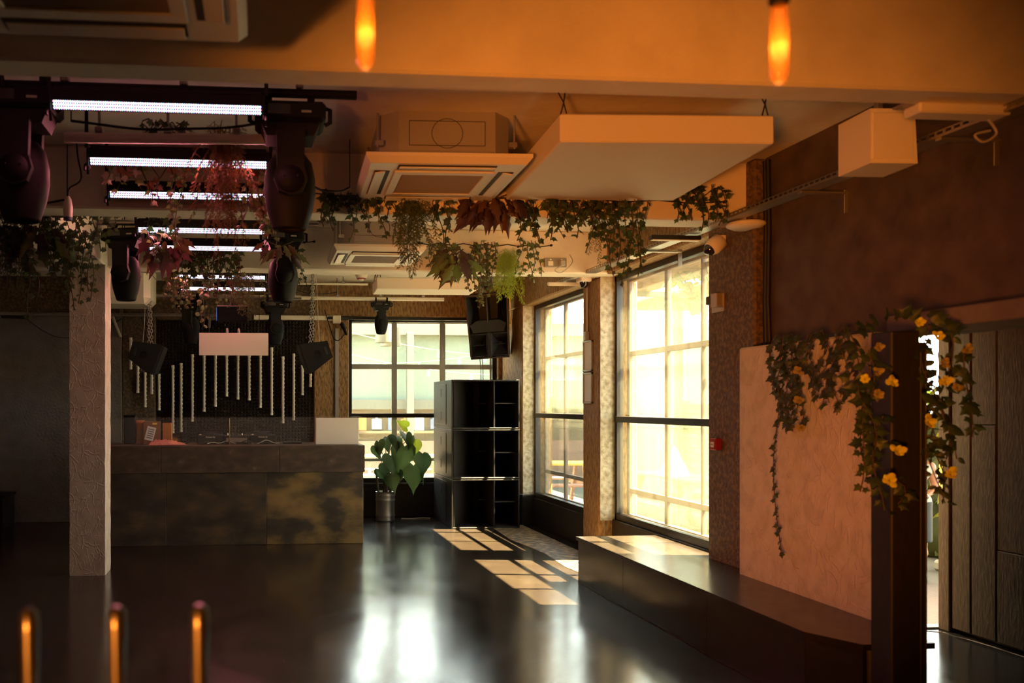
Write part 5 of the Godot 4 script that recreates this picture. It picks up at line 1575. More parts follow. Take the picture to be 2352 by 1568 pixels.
	b.lathe([[Vector2(0, 0.0), Vector2(0.026, 0.0)], [Vector2(0.026, 0.0), Vector2(0.028, 0.02)]], 14)
	mk("blue_end", b, M.label_blue, t)
	b = B.new()
	b.lathe([[Vector2(0.028, 0.02), Vector2(0.03, 0.08), Vector2(0.022, 0.13), Vector2(0.01, 0.15)]], 14)
	mk("shell", b, M.white_plastic, t)
	b = B.new()
	b.cable([Vector3(0, 0.14, 0), Vector3(0.01, 0.2, 0), Vector3(0.08, 0.26, 0), Vector3(0.06, 0.4, 0), Vector3(0.05, 0.535, 0)], 0.006)
	mk("lead", b, M.cable_black, t)
	# low dark box at the left edge
	t = thing("floor_monitor", "dark low cabinet on the floor at the left picture edge", "cabinet", Vector3(-3.75, 0, -11.4))
	part("body", Vector3(0, 0.2, 0), Vector3(1.1, 0.4, 0.5), M.cabinet_black, t, 0.01)
	part("lid", Vector3(0, 0.41, 0), Vector3(1.14, 0.025, 0.53), M.plastic_dark, t, 0.004)
	b = B.new()
	b.cable([Vector3(0, 0, 0), Vector3(0.25, -0.18, 0), Vector3(0.5, -0.26, 0), Vector3(0.9, -0.2, 0), Vector3(1.25, 0.0, 0)], 0.006, 6)
	b.tube([Vector3(-0.3, 0.01, 0), Vector3(0.02, 0.0, 0.0)], 0.02, 8)
	var wc := mk("wall_cable", b, M.cable_black, self)
	wc.position = Vector3(-3.1, 2.7, -11.78)
	tag(wc, "thin cable sagging across the grey wall left of the column", "cable")

# ---------------------------------------------------------------- bar in the foreground
func bar():
	var t := thing("bar_counter", "dark bar counter carrying the beer taps, below the picture", "bar", Vector3(-0.45, 0, -1.2))
	part("top", Vector3(0, 1.02, 0), Vector3(1.1, 0.05, 0.5), M.patina_top, t, 0.01)
	part("front", Vector3(0, 0.5, -0.1), Vector3(1.04, 1.0, 0.3), M.cabinet_black, t, 0.01)
	var nm := ["leftmost of three blurred bar tap handles in the foreground", "middle of three blurred bar tap handles in the foreground", "rightmost of three blurred bar tap handles in the foreground"]
	for k in 3:
		var x: float = [-0.314, -0.197, -0.085][k]
		var p := thing("bar_tap", nm[k], "bar tap", Vector3(x, 1.045, -1.22), 0, "bar taps")
		var b := B.new()
		b.lathe([[Vector2(0.022, 0), Vector2(0.02, 0.07), Vector2(0.024, 0.08), Vector2(0.018, 0.1), Vector2(0, 0.105)]], 20)
		mk("valve_body", b, M.brass, p)
		b = B.new()
		b.tube([Vector3(0, 0.08, 0), Vector3(0, 0.15, 0.002), Vector3(0, 0.2, 0.004), Vector3(0, 0.222, 0.006), Vector3(0, 0.23, 0.007)], [0.009, 0.011, 0.0125, 0.0115, 0.005], 16)
		mk("lever", b, M.tap_steel, p)
		b = B.new()
		b.tube([Vector3(0, 0.06, 0.01), Vector3(0, 0.06, -0.05), Vector3(0, 0.02, -0.07)], 0.011, 12)
		mk("spout", b, M.brass, p)
	# tubular filament bulbs hanging close to the camera
	for k in 2:
		var at: Vector3 = [Vector3(0.191, 2.165, -1.589), Vector3(0.948, 2.138, -1.524)][k]
		var p := thing("filament_bulb", ["tubular amber filament bulb hanging at the top left of centre", "tubular amber filament bulb hanging at the top right"][k], "light bulb", at, 0, "hanging filament bulbs")
		var b := B.new()
		b.lathe([[Vector2(0, 0.0), Vector2(0.009, 0.003), Vector2(0.015, 0.014), Vector2(0.016, 0.03), Vector2(0.016, 0.135), Vector2(0.012, 0.148)]], 20)
		mk("glass_tube", b, M.amber_glass, p)
		b = B.new()
		for q in 2:
			b.tube([Vector3(-0.004 + 0.008 * q, 0.02, 0), Vector3(-0.004 + 0.008 * q, 0.14, 0)], 0.0012, 5)
		mk("filament", b, glow("filament_light", lin(1, .42, .06), 0.5), p)
		b = B.new()
		b.lathe([[Vector2(0.014, 0.145), Vector2(0.018, 0.15), Vector2(0.02, 0.2), Vector2(0.008, 0.22), Vector2(0, 0.22)]], 18)
		mk("socket", b, M.plastic_black, p)
		b = B.new()
		b.tube([Vector3(0, 0.21, 0), Vector3(0, 3.236 - at.y, 0)], 0.004, 6)
		mk("flex", b, M.cable_black, p)
		var l := OmniLight3D.new()
		l.name = "bulb_glow"
		p.add_child(l)
		l.position = Vector3(0, 0.075, 0)
		l.light_color = lin(1, .4, .07)
		l.light_energy = 0.02
		l.light_size = 0.03
		l.omni_range = 14.0
		l.omni_attenuation = 2.0
		l.shadow_enabled = true
	# amber stage lamp on a short stand at the left behind the camera, aimed at beam, baffle and plaster wall
	var at := Vector3(-2.2, 0.6, 2.6)
	var p := thing("stage_lamp", "amber stage lamp on a short stand, behind the camera", "lamp", Vector3(at.x, 0, at.z))
	var aim := Vector3(2.53, 2.08, -5.6) - at
	var bas := Basis.looking_at(aim, Vector3.UP)
	var tb := B.new()
	for k in 3:
		var an := TAU * k / 3
		tb.tube([Vector3(0, 0.3, 0), Vector3(cos(an) * 0.3, 0.0, sin(an) * 0.3)], 0.012, 8)
	tb.tube([Vector3(0, 0.2, 0), Vector3(0, 0.46, 0)], 0.016, 10)
	mk("tripod", tb, M.plastic_black, p)
	tb = B.new(Transform3D(bas * Basis(Vector3.RIGHT, PI / 2), Vector3(0, at.y, 0)))
	tb.lathe([[Vector2(0, 0.22), Vector2(0.1, 0.2), Vector2(0.13, 0.1), Vector2(0.13, -0.06)], [Vector2(0.125, -0.06), Vector2(0.125, 0.08)]].map(func(r): var q: Array = r.duplicate(); q.reverse(); return q), 24)
	mk("can", tb, M.plastic_black, p)
	tb = B.new(Transform3D(bas * Basis(Vector3.RIGHT, PI / 2), Vector3(0, at.y, 0)))
	tb.lathe([[Vector2(0, 0.0), Vector2(0.12, 0.0)]], 24)
	mk("lamp_lens", tb, glow("stage_lamp_glow", lin(1, .27, .03), 5.0), p)
	var l := SpotLight3D.new()
	l.name = "stage_lamp_beam"
	p.add_child(l)
	l.transform = Transform3D(bas, Vector3(0, at.y, 0) + aim.normalized() * 0.08)
	l.light_color = lin(1, .27, .03)
	l.light_energy = 50.0
	l.spot_angle = 15.0
	l.spot_angle_attenuation = 0.6
	l.light_size = 0.4
	l.spot_range = 30.0
	l.spot_attenuation = 2.0
	l.shadow_enabled = true

# ---------------------------------------------------------------- plants
var leaves := {}

func leaf_mesh(kind: String) -> Mesh:
	if leaves.has(kind): return leaves[kind]
	var o: Array = {
		"ivy": [[0, 0], [.2, -.12], [.42, -.02], [.34, .16], [.58, .42], [.34, .5], [.2, .66], [0, 1.05]],
		"maple": [[0, 0], [.24, -.16], [.22, .04], [.62, .08], [.36, .28], [.66, .66], [.28, .56], [.15, .8], [0, 1.2]],
		"lance": [[0, 0], [.1, .08], [.17, .32], [.3, .36], [.17, .52], [.24, .66], [.1, .78], [0, 1.15]],
		"heart": [[0, 0], [.12, -.14], [.3, -.17], [.45, -.04], [.48, .18], [.39, .45], [.22, .72], [.07, .95], [0, 1.16]],
		"oval": [[0, 0], [.2, .15], [.3, .4], [.22, .7], [0, 1]],
		"round": [[0, 0], [.3, .1], [.45, .4], [.38, .75], [.15, .95], [0, 1]],
	}[kind]
	var b := B.new()
	var z := func(x, y): return -0.35 * pow(absf(x), 1.25) - 0.22 * y * y + 0.05 * y
	for s in [-1.0, 1.0]:
		var c := Vector3(0, 0.38, z.call(0.0, 0.38) + 0.02)
		for i in o.size() - 1:
			var p := Vector3(s * o[i][0], o[i][1], z.call(o[i][0], o[i][1]))
			var q := Vector3(s * o[i + 1][0], o[i + 1][1], z.call(o[i + 1][0], o[i + 1][1]))
			var mp := (c + p) * 0.5 + Vector3(0, 0, 0.03)
			var mq := (c + q) * 0.5 + Vector3(0, 0, 0.03)
			if s > 0:
				b.tri(c, mp, mq, 1)
				b.quad(mp, p, q, mq, 1)
			else:
				b.tri(c, mq, mp, 2)
				b.quad(mp, mq, q, p, 2)
	leaves[kind] = b.mesh()
	return leaves[kind]

func frond_mesh(v: int) -> Mesh:
	var key := "frond%d" % v
	if leaves.has(key): return leaves[key]
	var r := RandomNumberGenerator.new()
	r.seed = 100 + v
	var b := B.new()
	var pts := []
	for i in 7:
		var u := i / 6.0
		pts.append(Vector3(0.12 * sin(u * 2.0 + v), -u, 0.18 * sin(u * 2.4)))
	b.tube(pts, [0.008, .007, .006, .005, .004, .003, .002], 4)
	for k in 30:
		var u := (k + 0.5) / 30.0
		var i := int(u * 6)
		var p: Vector3 = pts[i].lerp(pts[i + 1], u * 6 - i)
		var side := -1.0 if k % 2 else 1.0
		var L := 0.2 * (1.0 - 0.55 * u) * r.randf_range(.7, 1.2)
		var d := Vector3(side, r.randf_range(-.9, -.2), r.randf_range(-.7, .7)).normalized()
		for j in 7:
			var a := p + d * L * (j + 0.5) / 7.0
			for s in [-1.0, 1.0]:
				var n := (d.rotated(Vector3(r.randfn(), r.randfn(), r.randfn()).normalized(), s * r.randf_range(.5, 1.3)))
				var w := d.cross(n).normalized() * 0.006
				b.tri(a - w, a + w, a + n * r.randf_range(.03, .055))
				b.tri(a + n.cross(w).normalized() * 0.006, a - n.cross(w).normalized() * 0.006, a + n * 0.045)
	leaves[key] = b.mesh()
	return leaves[key]

func leaf_at(parent: Node, kind: String, m: Material, p: Vector3, tip: Vector3, face: Vector3, size: float):
	var y := tip.normalized()
	var x := y.cross(face).normalized()
	var zz := x.cross(y)
	inst("leaf", leaf_mesh(kind), m, Transform3D(Basis(x, y, zz).scaled_local(Vector3.ONE * size), p), parent)

func strand(o: Node, a: Vector3, length: float, leaf: float, mats: Array, stem: Material, kind := "ivy", sway := 0.05, gap := 0.62, face := Vector3(0, 0.2, 1)):
	var pts := []
	var n := maxi(4, int(length / 0.06))
	var ph := rng.randf() * TAU
	var dx := rng.randf_range(-sway, sway)
	for i in n + 1:
		var u := i / float(n)
		pts.append(a + Vector3(dx * u + sway * 0.5 * sin(u * 5 + ph), -length * u, sway * 0.5 * sin(u * 4 + ph * 2)))
	var b := B.new()
	b.tube(pts, 0.0035, 4)
	mk("stem", b, stem, o)
	var count := int(length / (leaf * gap))
	for k in count:
		var u := (k + rng.randf() * 0.8) / count
		var i := mini(int(u * n), n - 1)
		var p: Vector3 = pts[i].lerp(pts[i + 1], u * n - i)
		var s := -1.0 if k % 2 else 1.0
		var tip := Vector3(s * rng.randf_range(.2, 1.1), rng.randf_range(-1.0, 0.1), rng.randf_range(-.5, .7))
		var f := face + Vector3(rng.randf_range(-.8, .8), rng.randf_range(-.5, .8), rng.randf_range(-.5, .3))
		leaf_at(o, kind, mats[rng.randi() % mats.size()], p + tip.normalized() * leaf * 0.15, tip, f, leaf * rng.randf_range(.6, 1.15) * (1.0 - 0.35 * u))

func ivy(label: String, top: Vector3, w: float, drop: float, leaf: float, mats: Array, dense := 1.0, kind := "ivy", stem = null):
	var o := thing("hanging_ivy", label, "hanging plant", top, 0, "hanging greenery")
	var n := maxi(2, int(w / 0.036 * dense))
	for k in n:
		var u := (k + 0.5) / n - 0.5
		var L := drop * rng.randf_range(0.45, 1.0) if k != n / 2 else drop
		strand(o, Vector3(u * w, 0.03, rng.randf_range(-.04, .05)), L, leaf, mats, stem if stem else M.stem, kind)

func fern(label: String, top: Vector3, w: float, drop: float, m: Material, n := 22):
	var o := thing("hanging_fern", label, "hanging plant", top, 0, "hanging greenery")
	for k in n:
		var p := Vector3(rng.randf_range(-.5, .5) * w * 0.6, 0.03 - rng.randf() * drop * 0.2, rng.randf_range(-.05, .06))
		var bas := Basis(Vector3.UP, rng.randf() * TAU) * Basis(Vector3.RIGHT, rng.randf_range(-.45, .45))
		var s := drop * rng.randf_range(.4, 1.05) * (1.0 - absf(p.x) / w * 0.5)
		inst("frond", frond_mesh(k % 4), m, Transform3D(bas.scaled_local(Vector3(w * 0.9, s, w * 0.9)), p), o)

func broad(label: String, top: Vector3, w: float, drop: float, mats: Array, n := 15, kind := "lance"):
	var o := thing("hanging_foliage", label, "hanging plant", top, 0, "hanging greenery")
	var b := B.new()
	b.tube([Vector3(-w * 0.3, 0.03, 0), Vector3(0, -0.02, 0), Vector3(w * 0.3, 0.03, 0)], 0.006, 5)
	mk("stem", b, M.stem, o)
	for k in n:
		var u := (k + 0.5) / n - 0.5
		var tip := Vector3(u * 1.6 + rng.randf_range(-.5, .5), -1.0 + rng.randf() * 0.5, rng.randf_range(-.3, .6))
		leaf_at(o, kind, mats[k % mats.size()], Vector3(u * w * 0.8, rng.randf_range(-.35, .08) * drop, rng.randf_range(-.02, .06)), tip, Vector3(rng.randf_range(-.6, .6), 0.5, 1), drop * rng.randf_range(.4, .72))

func flower(parent: Node, p: Vector3, size: float, m: Material, face: Vector3):
	var f := Node3D.new()
	put(f, "flower", parent)
	f.position = p
	var zf := face.normalized()
	var xf := Vector3.UP.cross(zf).normalized()
	f.basis = Basis(xf, zf.cross(xf), zf)
	for k in 6:
		var a := TAU * k / 6 + rng.randf() * 0.3
		leaf_at(f, "round", m, Vector3(cos(a), sin(a), 0) * size * 0.08, Vector3(cos(a), sin(a), rng.randf_range(.1, 1.3)), Vector3(-cos(a) * rng.randf_range(.1, .9), -sin(a) * .4, 1), size * rng.randf_range(.4, .8))
	for c in f.get_children(): c.name = "petal"
	for k in 3:
		var a := TAU * k / 3
		leaf_at(f, "round", m, Vector3(cos(a), sin(a), 0) * size * 0.03, Vector3(cos(a) * .5, sin(a) * .5, 1.0), Vector3(-cos(a), -sin(a), 0.4), size * 0.38)
	var i := 0
	for c in f.get_children():
		i += 1
		c.name = "petal" if i == 1 else "petal%d" % i

func plants():
	var D := [M.leaf_dark, M.leaf_dark, M.leaf_mid]
	var G := [M.leaf_mid, M.leaf_light, M.leaf_olive]
	var P := [M.leaf_pale, M.leaf_light, M.leaf_rust]
	var W := [M.leaf_wine, M.leaf_wine, M.leaf_rust]
	# along the second beam
	ivy("dark ivy left of the near air conditioner under the second beam", Vector3(0.49, 2.93, -5.74), 0.26, 0.26, 0.055, D)
	ivy("dark ivy below the near air conditioner's left half", Vector3(0.74, 2.92, -5.74), 0.3, 0.3, 0.055, D)
	fern("dark green fern hanging below the near air conditioner", Vector3(1.01, 2.92, -5.72), 0.27, 0.5, M.leaf_fern, 26)
	ivy("narrow very dark ivy trail right of the dark fern", Vector3(1.2, 2.9, -5.74), 0.1, 0.35, 0.06, [M.leaf_dark], 1.6)
	broad("wine red broad leaves drooping left below the large baffle", Vector3(1.52, 2.93, -5.72), 0.4, 0.27, W, 26)
	ivy("dense dark ivy below the large baffle's middle", Vector3(1.87, 2.92, -5.74), 0.36, 0.3, 0.062, D, 1.5)
	ivy("dense dark ivy below the large baffle's right half", Vector3(2.2, 2.92, -5.74), 0.36, 0.38, 0.065, D, 1.6)
	ivy("longest ivy trail at the right end, reaching the near window", Vector3(2.47, 2.9, -5.7), 0.24, 0.56, 0.06, D, 1.2)
	fern("small fern tuft inside the dense ivy at the right", Vector3(2.3, 2.86, -5.76), 0.14, 0.36, M.leaf_fern, 10)
	ivy("ivy clump in the corner below the large baffle's far right edge", Vector3(2.98, 3.02, -5.72), 0.36, 0.3, 0.06, D, 1.1)
	# along the third beam
	ivy("sunlit ivy on the third beam left of the red leaves", Vector3(1.75, 3.06, -8.19), 0.28, 0.38, 0.06, G)
	broad("wine and green broad leaves hanging above the horn speaker", Vector3(1.84, 3.0, -8.14), 0.24, 0.36, [M.leaf_wine, M.leaf_olive, M.leaf_light], 24)
	ivy("long sunlit ivy trail hanging before the horn speaker", Vector3(2.1, 3.08, -8.18), 0.22, 0.64, 0.05, G, 1.5)
	fern("bright yellow green fern hanging above the horn speaker", Vector3(2.34, 3.03, -8.16), 0.24, 0.5, M.leaf_lime, 30)
	ivy("sunlit ivy on the third beam right of the yellow fern", Vector3(2.56, 3.1, -8.19), 0.22, 0.4, 0.065, G, 0.9)
	# in the light corridor
	ivy("pink lit ivy leaves just below the second LED bar", Vector3(-0.7, 2.94, -5.16), 0.42, 0.26, 0.075, P, 0.7)
	ivy("single green trailing stem left of the rusty fern", Vector3(-0.48, 2.96, -5.24), 0.07, 0.5, 0.05, [M.leaf_light, M.leaf_mid], 1.0, "ivy", M.stem_green)
	fern("rusty orange fern hanging over the second LED bar", Vector3(-0.23, 3.12, -5.0), 0.32, 0.68, M.leaf_orange, 34)
	ivy("pink lit ivy at the right end of the second LED bar", Vector3(-0.02, 2.97, -5.26), 0.16, 0.44, 0.06, P, 1.0)
	ivy("small dark clump perched on the pale ceiling pipe", Vector3(-0.51, 3.06, -4.78), 0.22, 0.1, 0.06, D, 2.0)
	ivy("ivy left of the corridor behind the second beam", Vector3(-0.79, 3.04, -7.0), 0.22, 0.38, 0.065, D, 1.2)
	broad("large wine leaves beside the column's moving head", Vector3(-0.78, 2.94, -7.32), 0.3, 0.36, W, 12)
	ivy("ivy mass under the third beam left of the corridor's middle", Vector3(-0.66, 2.98, -8.18), 0.32, 0.56, 0.06, G, 1.3)
	ivy("ivy mass in the middle of the light corridor", Vector3(-0.36, 3.04, -8.05), 0.42, 0.6, 0.06, [M.leaf_mid, M.leaf_olive, M.leaf_rust], 1.2)
	fern("olive fern near the monitor in the light corridor", Vector3(-0.2, 3.1, -9.2), 0.34, 0.55, M.leaf_olive, 26)
	ivy("hanging ivy above the left wedge speaker", Vector3(-0.88, 2.95, -9.55), 0.3, 0.42, 0.055, G, 1.0)
	broad("rust coloured leaves beside the middle row moving head", Vector3(0.16, 2.92, -7.45), 0.38, 0.24, [M.leaf_rust, M.leaf_wine, M.leaf_olive], 9)
	ivy("thin ivy beside the nearest right moving head's foot", Vector3(0.05, 2.95, -6.5), 0.12, 0.26, 0.055, G, 1.2)
	ivy("trail of round spotted leaves pointing at the pale panel", Vector3(-0.62, 2.85, -9.6), 0.08, 0.48, 0.085, [M.leaf_olive, M.leaf_fern], 1.0, "round")
	ivy("dark ivy right above the rear right moving head", Vector3(0.33, 2.98, -8.18), 0.1, 0.35, 0.05, D, 1.0)
	# left group
	ivy("dark ivy sprays just right of the leftmost plant mass", Vector3(-1.13, 2.92, -6.12), 0.26, 0.34, 0.06, D, 1.1)
	ivy("large dark ivy mass at the left picture edge", Vector3(-1.6, 2.92, -6.12), 0.5, 0.62, 0.06, D, 1.4)
	fern("yellow olive fern inside the left plant mass", Vector3(-1.7, 2.8, -6.12), 0.24, 0.5, M.leaf_olive, 22)
	broad("dull red and olive leaves inside the left plant mass", Vector3(-1.5, 2.76, -6.12), 0.36, 0.36, [M.leaf_wine, M.leaf_olive, M.leaf_fern], 12)
	ivy("dark ivy hanging before the column head", Vector3(-1.32, 2.74, -6.2), 0.28, 0.56, 0.06, D, 1.5)
	ivy("thin ivy trail hanging lowest left of the column", Vector3(-1.62, 2.6, -6.14), 0.1, 0.5, 0.06, D, 1.2)
	# hooks for the garlands: a wire along each beam face
	for q in [[Vector3(0.3, 2.96, -5.775), Vector3(3.2, 2.96, -5.775), "garland wire along the second beam, right part"], [Vector3(-2.3, 2.96, -6.06), Vector3(-0.9, 2.96, -6.06), "garland wire behind the second beam, left part"], [Vector3(1.5, 3.1, -8.225), Vector3(2.8, 3.1, -8.225), "garland wire along the third beam, right part"], [Vector3(-1.0, 3.1, -8.225), Vector3(0.5, 3.1, -8.225), "garland wire along the third beam, left part"]]:
		var b := B.new()
		var pts := []
		for i in 13:
			var u := i / 12.0
			pts.append((q[1] - q[0]) * u + Vector3(0, -0.02 * absf(sin(u * 19)), 0.0))
		b.tube(pts, 0.005, 5)
		for i in range(0, 13, 3): b.box(pts[i] + Vector3(0, 0, -0.006), Vector3(0.02, 0.02, 0.03), 0.003)
		var o := mk("garland_wire", b, M.cable_black, self)
		o.position = q[0]
		tag(o, q[2], "wire", "garland wires")
	# ivy on the low plaster wall
	var wv := thing("wall_ivy", "ivy with yellow blooms trailing down the pale plaster wall", "climbing plant", Vector3(3.22, 1.95, -4.85))
	for k in 24:
		var u := pow(k / 23.0, 1.35)
		var z := -0.29 + 0.7 * u
		var L := (0.74 if u < 0.35 else (0.38 if u < 0.6 else 0.55)) * rng.randf_range(.55, 1.0)
		if k == 3: L = 1.34
		strand2(wv, Vector3(-0.03, 0.02, z), L, 0.055 if k != 3 else 0.042, [M.leaf_dark, M.leaf_dark, M.leaf_mid])
	for p in [Vector3(-0.08, -0.2, -0.0), Vector3(-0.08, -0.37, -0.0), Vector3(-0.08, -0.53, 0.02)]:
		flower(wv, p, 0.042, M.petal_pale, Vector3(-0.8, 0.1, 0.6))
	# black post with a garland of ivy and yellow flowers
	var po := thing("timber_post", "square black timber post at the end of the bench", "post", Vector3(2.97, 0, -3.83))
	part("shaft", Vector3(-0.02, 0.945, 0), Vector3(0.14, 1.89, 0.14), M.post_black, po, 0.006)
	part("side_board", Vector3(0.07, 0.92, 0.01), Vector3(0.04, 1.84, 0.1), M.post_black, po, 0.004)
	part("moulding", Vector3(0.058, 0.9, 0.062), Vector3(0.012, 1.8, 0.016), M.post_black, po, 0.004)
	part("moulding", Vector3(0.082, 0.9, 0.062), Vector3(0.01, 1.8, 0.016), M.post_black, po, 0.004)
	var gl := thing("flower_garland", "garland of ivy and yellow flowers wound round the black post", "garland", Vector3(2.935, 1.1, -3.76))
	var sets := [[-0.17, 0.78, 0.34], [-0.2, 0.7, 0.5], [-0.15, 0.55, 0.5], [-0.14, 0.4, 0.42], [0.12, 0.82, 0.35], [0.18, 0.78, 0.5], [0.22, 0.7, 0.5], [0.27, 0.72, 0.42], [0.15, 0.5, 0.5], [0.1, 0.35, 0.35], [0.02, 0.2, 0.25], [0.2, 0.3, 0.25], [-0.05, 0.12, 0.16], [0.24, 0.5, 0.3], [-0.22, 0.55, 0.3]]
	for q in sets:
		strand(gl, Vector3(q[0], q[1], rng.randf_range(-.06, .06)), q[2], 0.066, [M.leaf_dark, M.leaf_mid, M.leaf_mid], M.stem, "ivy" if rng.randf() < .6 else "oval", 0.06, 0.36)
	for k in 16:
		var a := PI * (k + 0.5) / 16
		leaf_at(gl, "ivy", [M.leaf_dark, M.leaf_mid][k % 2], Vector3(0.04 - 0.2 * cos(a), 0.78 + 0.08 * sin(a), rng.randf_range(-.08, .05)), Vector3(-cos(a), sin(a) * .5, 0.4), Vector3(0, 0.6, 1), 0.065)
	for q in [[-0.02, 0.5, .085, 0.16], [0.17, 0.46, .1, 0.16], [-0.1, 0.28, .0, 0.1], [0.1, 0.36, .09, 0.08]]:
		leaf_at(gl, "oval", M.leaf_mid, Vector3(q[0], q[1], q[2] + 0.05), Vector3(1, -.5, .3), Vector3(0, .4, 1), 0.09)
	# flowers: x, y from the garland's base, in front of the post
	for q in [[-0.135, 0.555, 1, 1], [0.115, 0.555, 1, 1], [0.035, 0.375, 1, 1], [-0.11, 0.245, 1, 1], [-0.15, 0.115, 1, 1], [0.01, 0.82, 1, 0], [0.1, 0.76, 1, 0], [-0.19, 0.6, 0, 0], [-0.25, 0.565, 1, 0], [-0.185, 0.71, 0, 0], [-0.19, 0.5, 0, 0], [0.14, 0.14, 0.8, 1], [0.19, 0.53, 0, 0], [0.24, 0.7, 0, 0], [0.13, 0.64, 0, 0]]:
		flower(gl, Vector3(q[0], q[1], 0.09 + 0.02 * q[3]), 0.046 if q[3] else 0.036, M.petal if q[2] > 0.5 else M.petal_pale, Vector3(-0.45 + rng.randf() * 0.4, 0.25, 1))

func strand2(o: Node, a: Vector3, length: float, leaf: float, mats: Array):
	# trails down a wall that faces -x
	var pts := []
	var n := maxi(4, int(length / 0.06))
	var ph := rng.randf() * TAU
	for i in n + 1:
		var u := i / float(n)
		pts.append(a + Vector3(-0.02 + 0.015 * sin(u * 6 + ph), -length * u, 0.04 * sin(u * 5 + ph)))
	var b := B.new()
	b.tube(pts, 0.003, 4)
	mk("stem", b, M.stem, o)
	var count := int(length / (leaf * 0.8))
	for k in count:
		var u := (k + rng.randf() * 0.8) / count
		var i := mini(int(u * n), n - 1)
		var p: Vector3 = pts[i].lerp(pts[i + 1], u * n - i)
		var s := -1.0 if k % 2 else 1.0
		leaf_at(o, "ivy", mats[rng.randi() % mats.size()], p, Vector3(rng.randf_range(-.7, .0), rng.randf_range(-1.0, 0.1), s * rng.randf_range(.2, 1.0)), Vector3(-1, rng.randf_range(0, .8), rng.randf_range(-.2, .8)), leaf * rng.randf_range(.65, 1.15))

# ---------------------------------------------------------------- the person outside the door
func sdf(p: Vector3, bones: Array, k: float) -> float:
	var d := 9.0
	for q in bones:
		var a: Vector3 = q[0]
		var ab: Vector3 = q[1] - a
		var t := clampf((p - a).dot(ab) / maxf(ab.length_squared(), 1e-8), 0, 1)
		var e := p.distance_to(a + ab * t) - lerpf(q[2], q[3], t)
		if e > d + k: continue
		var h := maxf(k - absf(d - e), 0.0) / k
		d = minf(d, e) - h * h * k * 0.25
	return d

func flesh(b: B, bones: Array, cell: float, k: float, lo := -9.0, hi := 9.0, grow := 0.0):
	# surface nets round the bones; lo and hi cut the cloth off at hem and neckline
	var mn := Vector3.ONE * 99
	var mx := -mn
	for q in bones:
		for i in 2:
			var r: float = q[2 + i] + grow + 2 * cell
			mn = mn.min(q[i] - Vector3.ONE * r)
			mx = mx.max(q[i] + Vector3.ONE * r)
	mn.y = maxf(mn.y, lo - 2 * cell)
	mx.y = minf(mx.y, hi + 2 * cell)
	var n := Vector3i(((mx - mn) / cell).ceil()) + Vector3i.ONE
	var v := PackedFloat32Array()
	v.resize(n.x * n.y * n.z)
	for z in n.z:
		for y in n.y:
			for x in n.x:
				var p := mn + Vector3(x, y, z) * cell
				var d := sdf(p, bones, k) - grow
				d = maxf(d, maxf(lo - p.y, p.y - hi))
				v[x + n.x * (y + n.y * z)] = d
	var vert := {}
	for z in n.z - 1:
		for y in n.y - 1:
			for x in n.x - 1:
				var s := Vector3.ZERO
				var c := 0
				var base := x + n.x * (y + n.y * z)
				var neg := 0
				for o in 8:
					if v[base + (o & 1) + n.x * (((o >> 1) & 1) + n.y * (o >> 2))] < 0: neg += 1
				if neg == 0 or neg == 8: continue
				for e in [[0, 1], [2, 3], [4, 5], [6, 7], [0, 2], [1, 3], [4, 6], [5, 7], [0, 4], [1, 5], [2, 6], [3, 7]]:
					var i: int = e[0]
					var j: int = e[1]
					var va := v[base + (i & 1) + n.x * (((i >> 1) & 1) + n.y * (i >> 2))]
					var vb := v[base + (j & 1) + n.x * (((j >> 1) & 1) + n.y * (j >> 2))]
					if (va < 0) != (vb < 0):
						var t := va / (va - vb)
						var pa := Vector3(i & 1, (i >> 1) & 1, i >> 2)
						var pb := Vector3(j & 1, (j >> 1) & 1, j >> 2)
						s += pa.lerp(pb, t)
						c += 1
				vert[base] = mn + (Vector3(x, y, z) + s / c) * cell
	b.grp += 1
	var g := b.grp
	for z in range(1, n.z - 1):
		for y in range(1, n.y - 1):
			for x in range(1, n.x - 1):
				var i := x + n.x * (y + n.y * z)
				for ax in 3:
					var st: int = [1, n.x, n.x * n.y][ax]
					if (v[i] < 0) == (v[i + st] < 0): continue
					var s1: int = [n.x, n.x * n.y, 1][ax]
					var s2: int = [n.x * n.y, 1, n.x][ax]
					var q := [vert.get(i - s1 - s2), vert.get(i - s2), vert.get(i), vert.get(i - s1)]
					if null in q: continue
					if v[i] < 0: b.quad(q[0], q[1], q[2], q[3], g)
					else: b.quad(q[0], q[3], q[2], q[1], g)

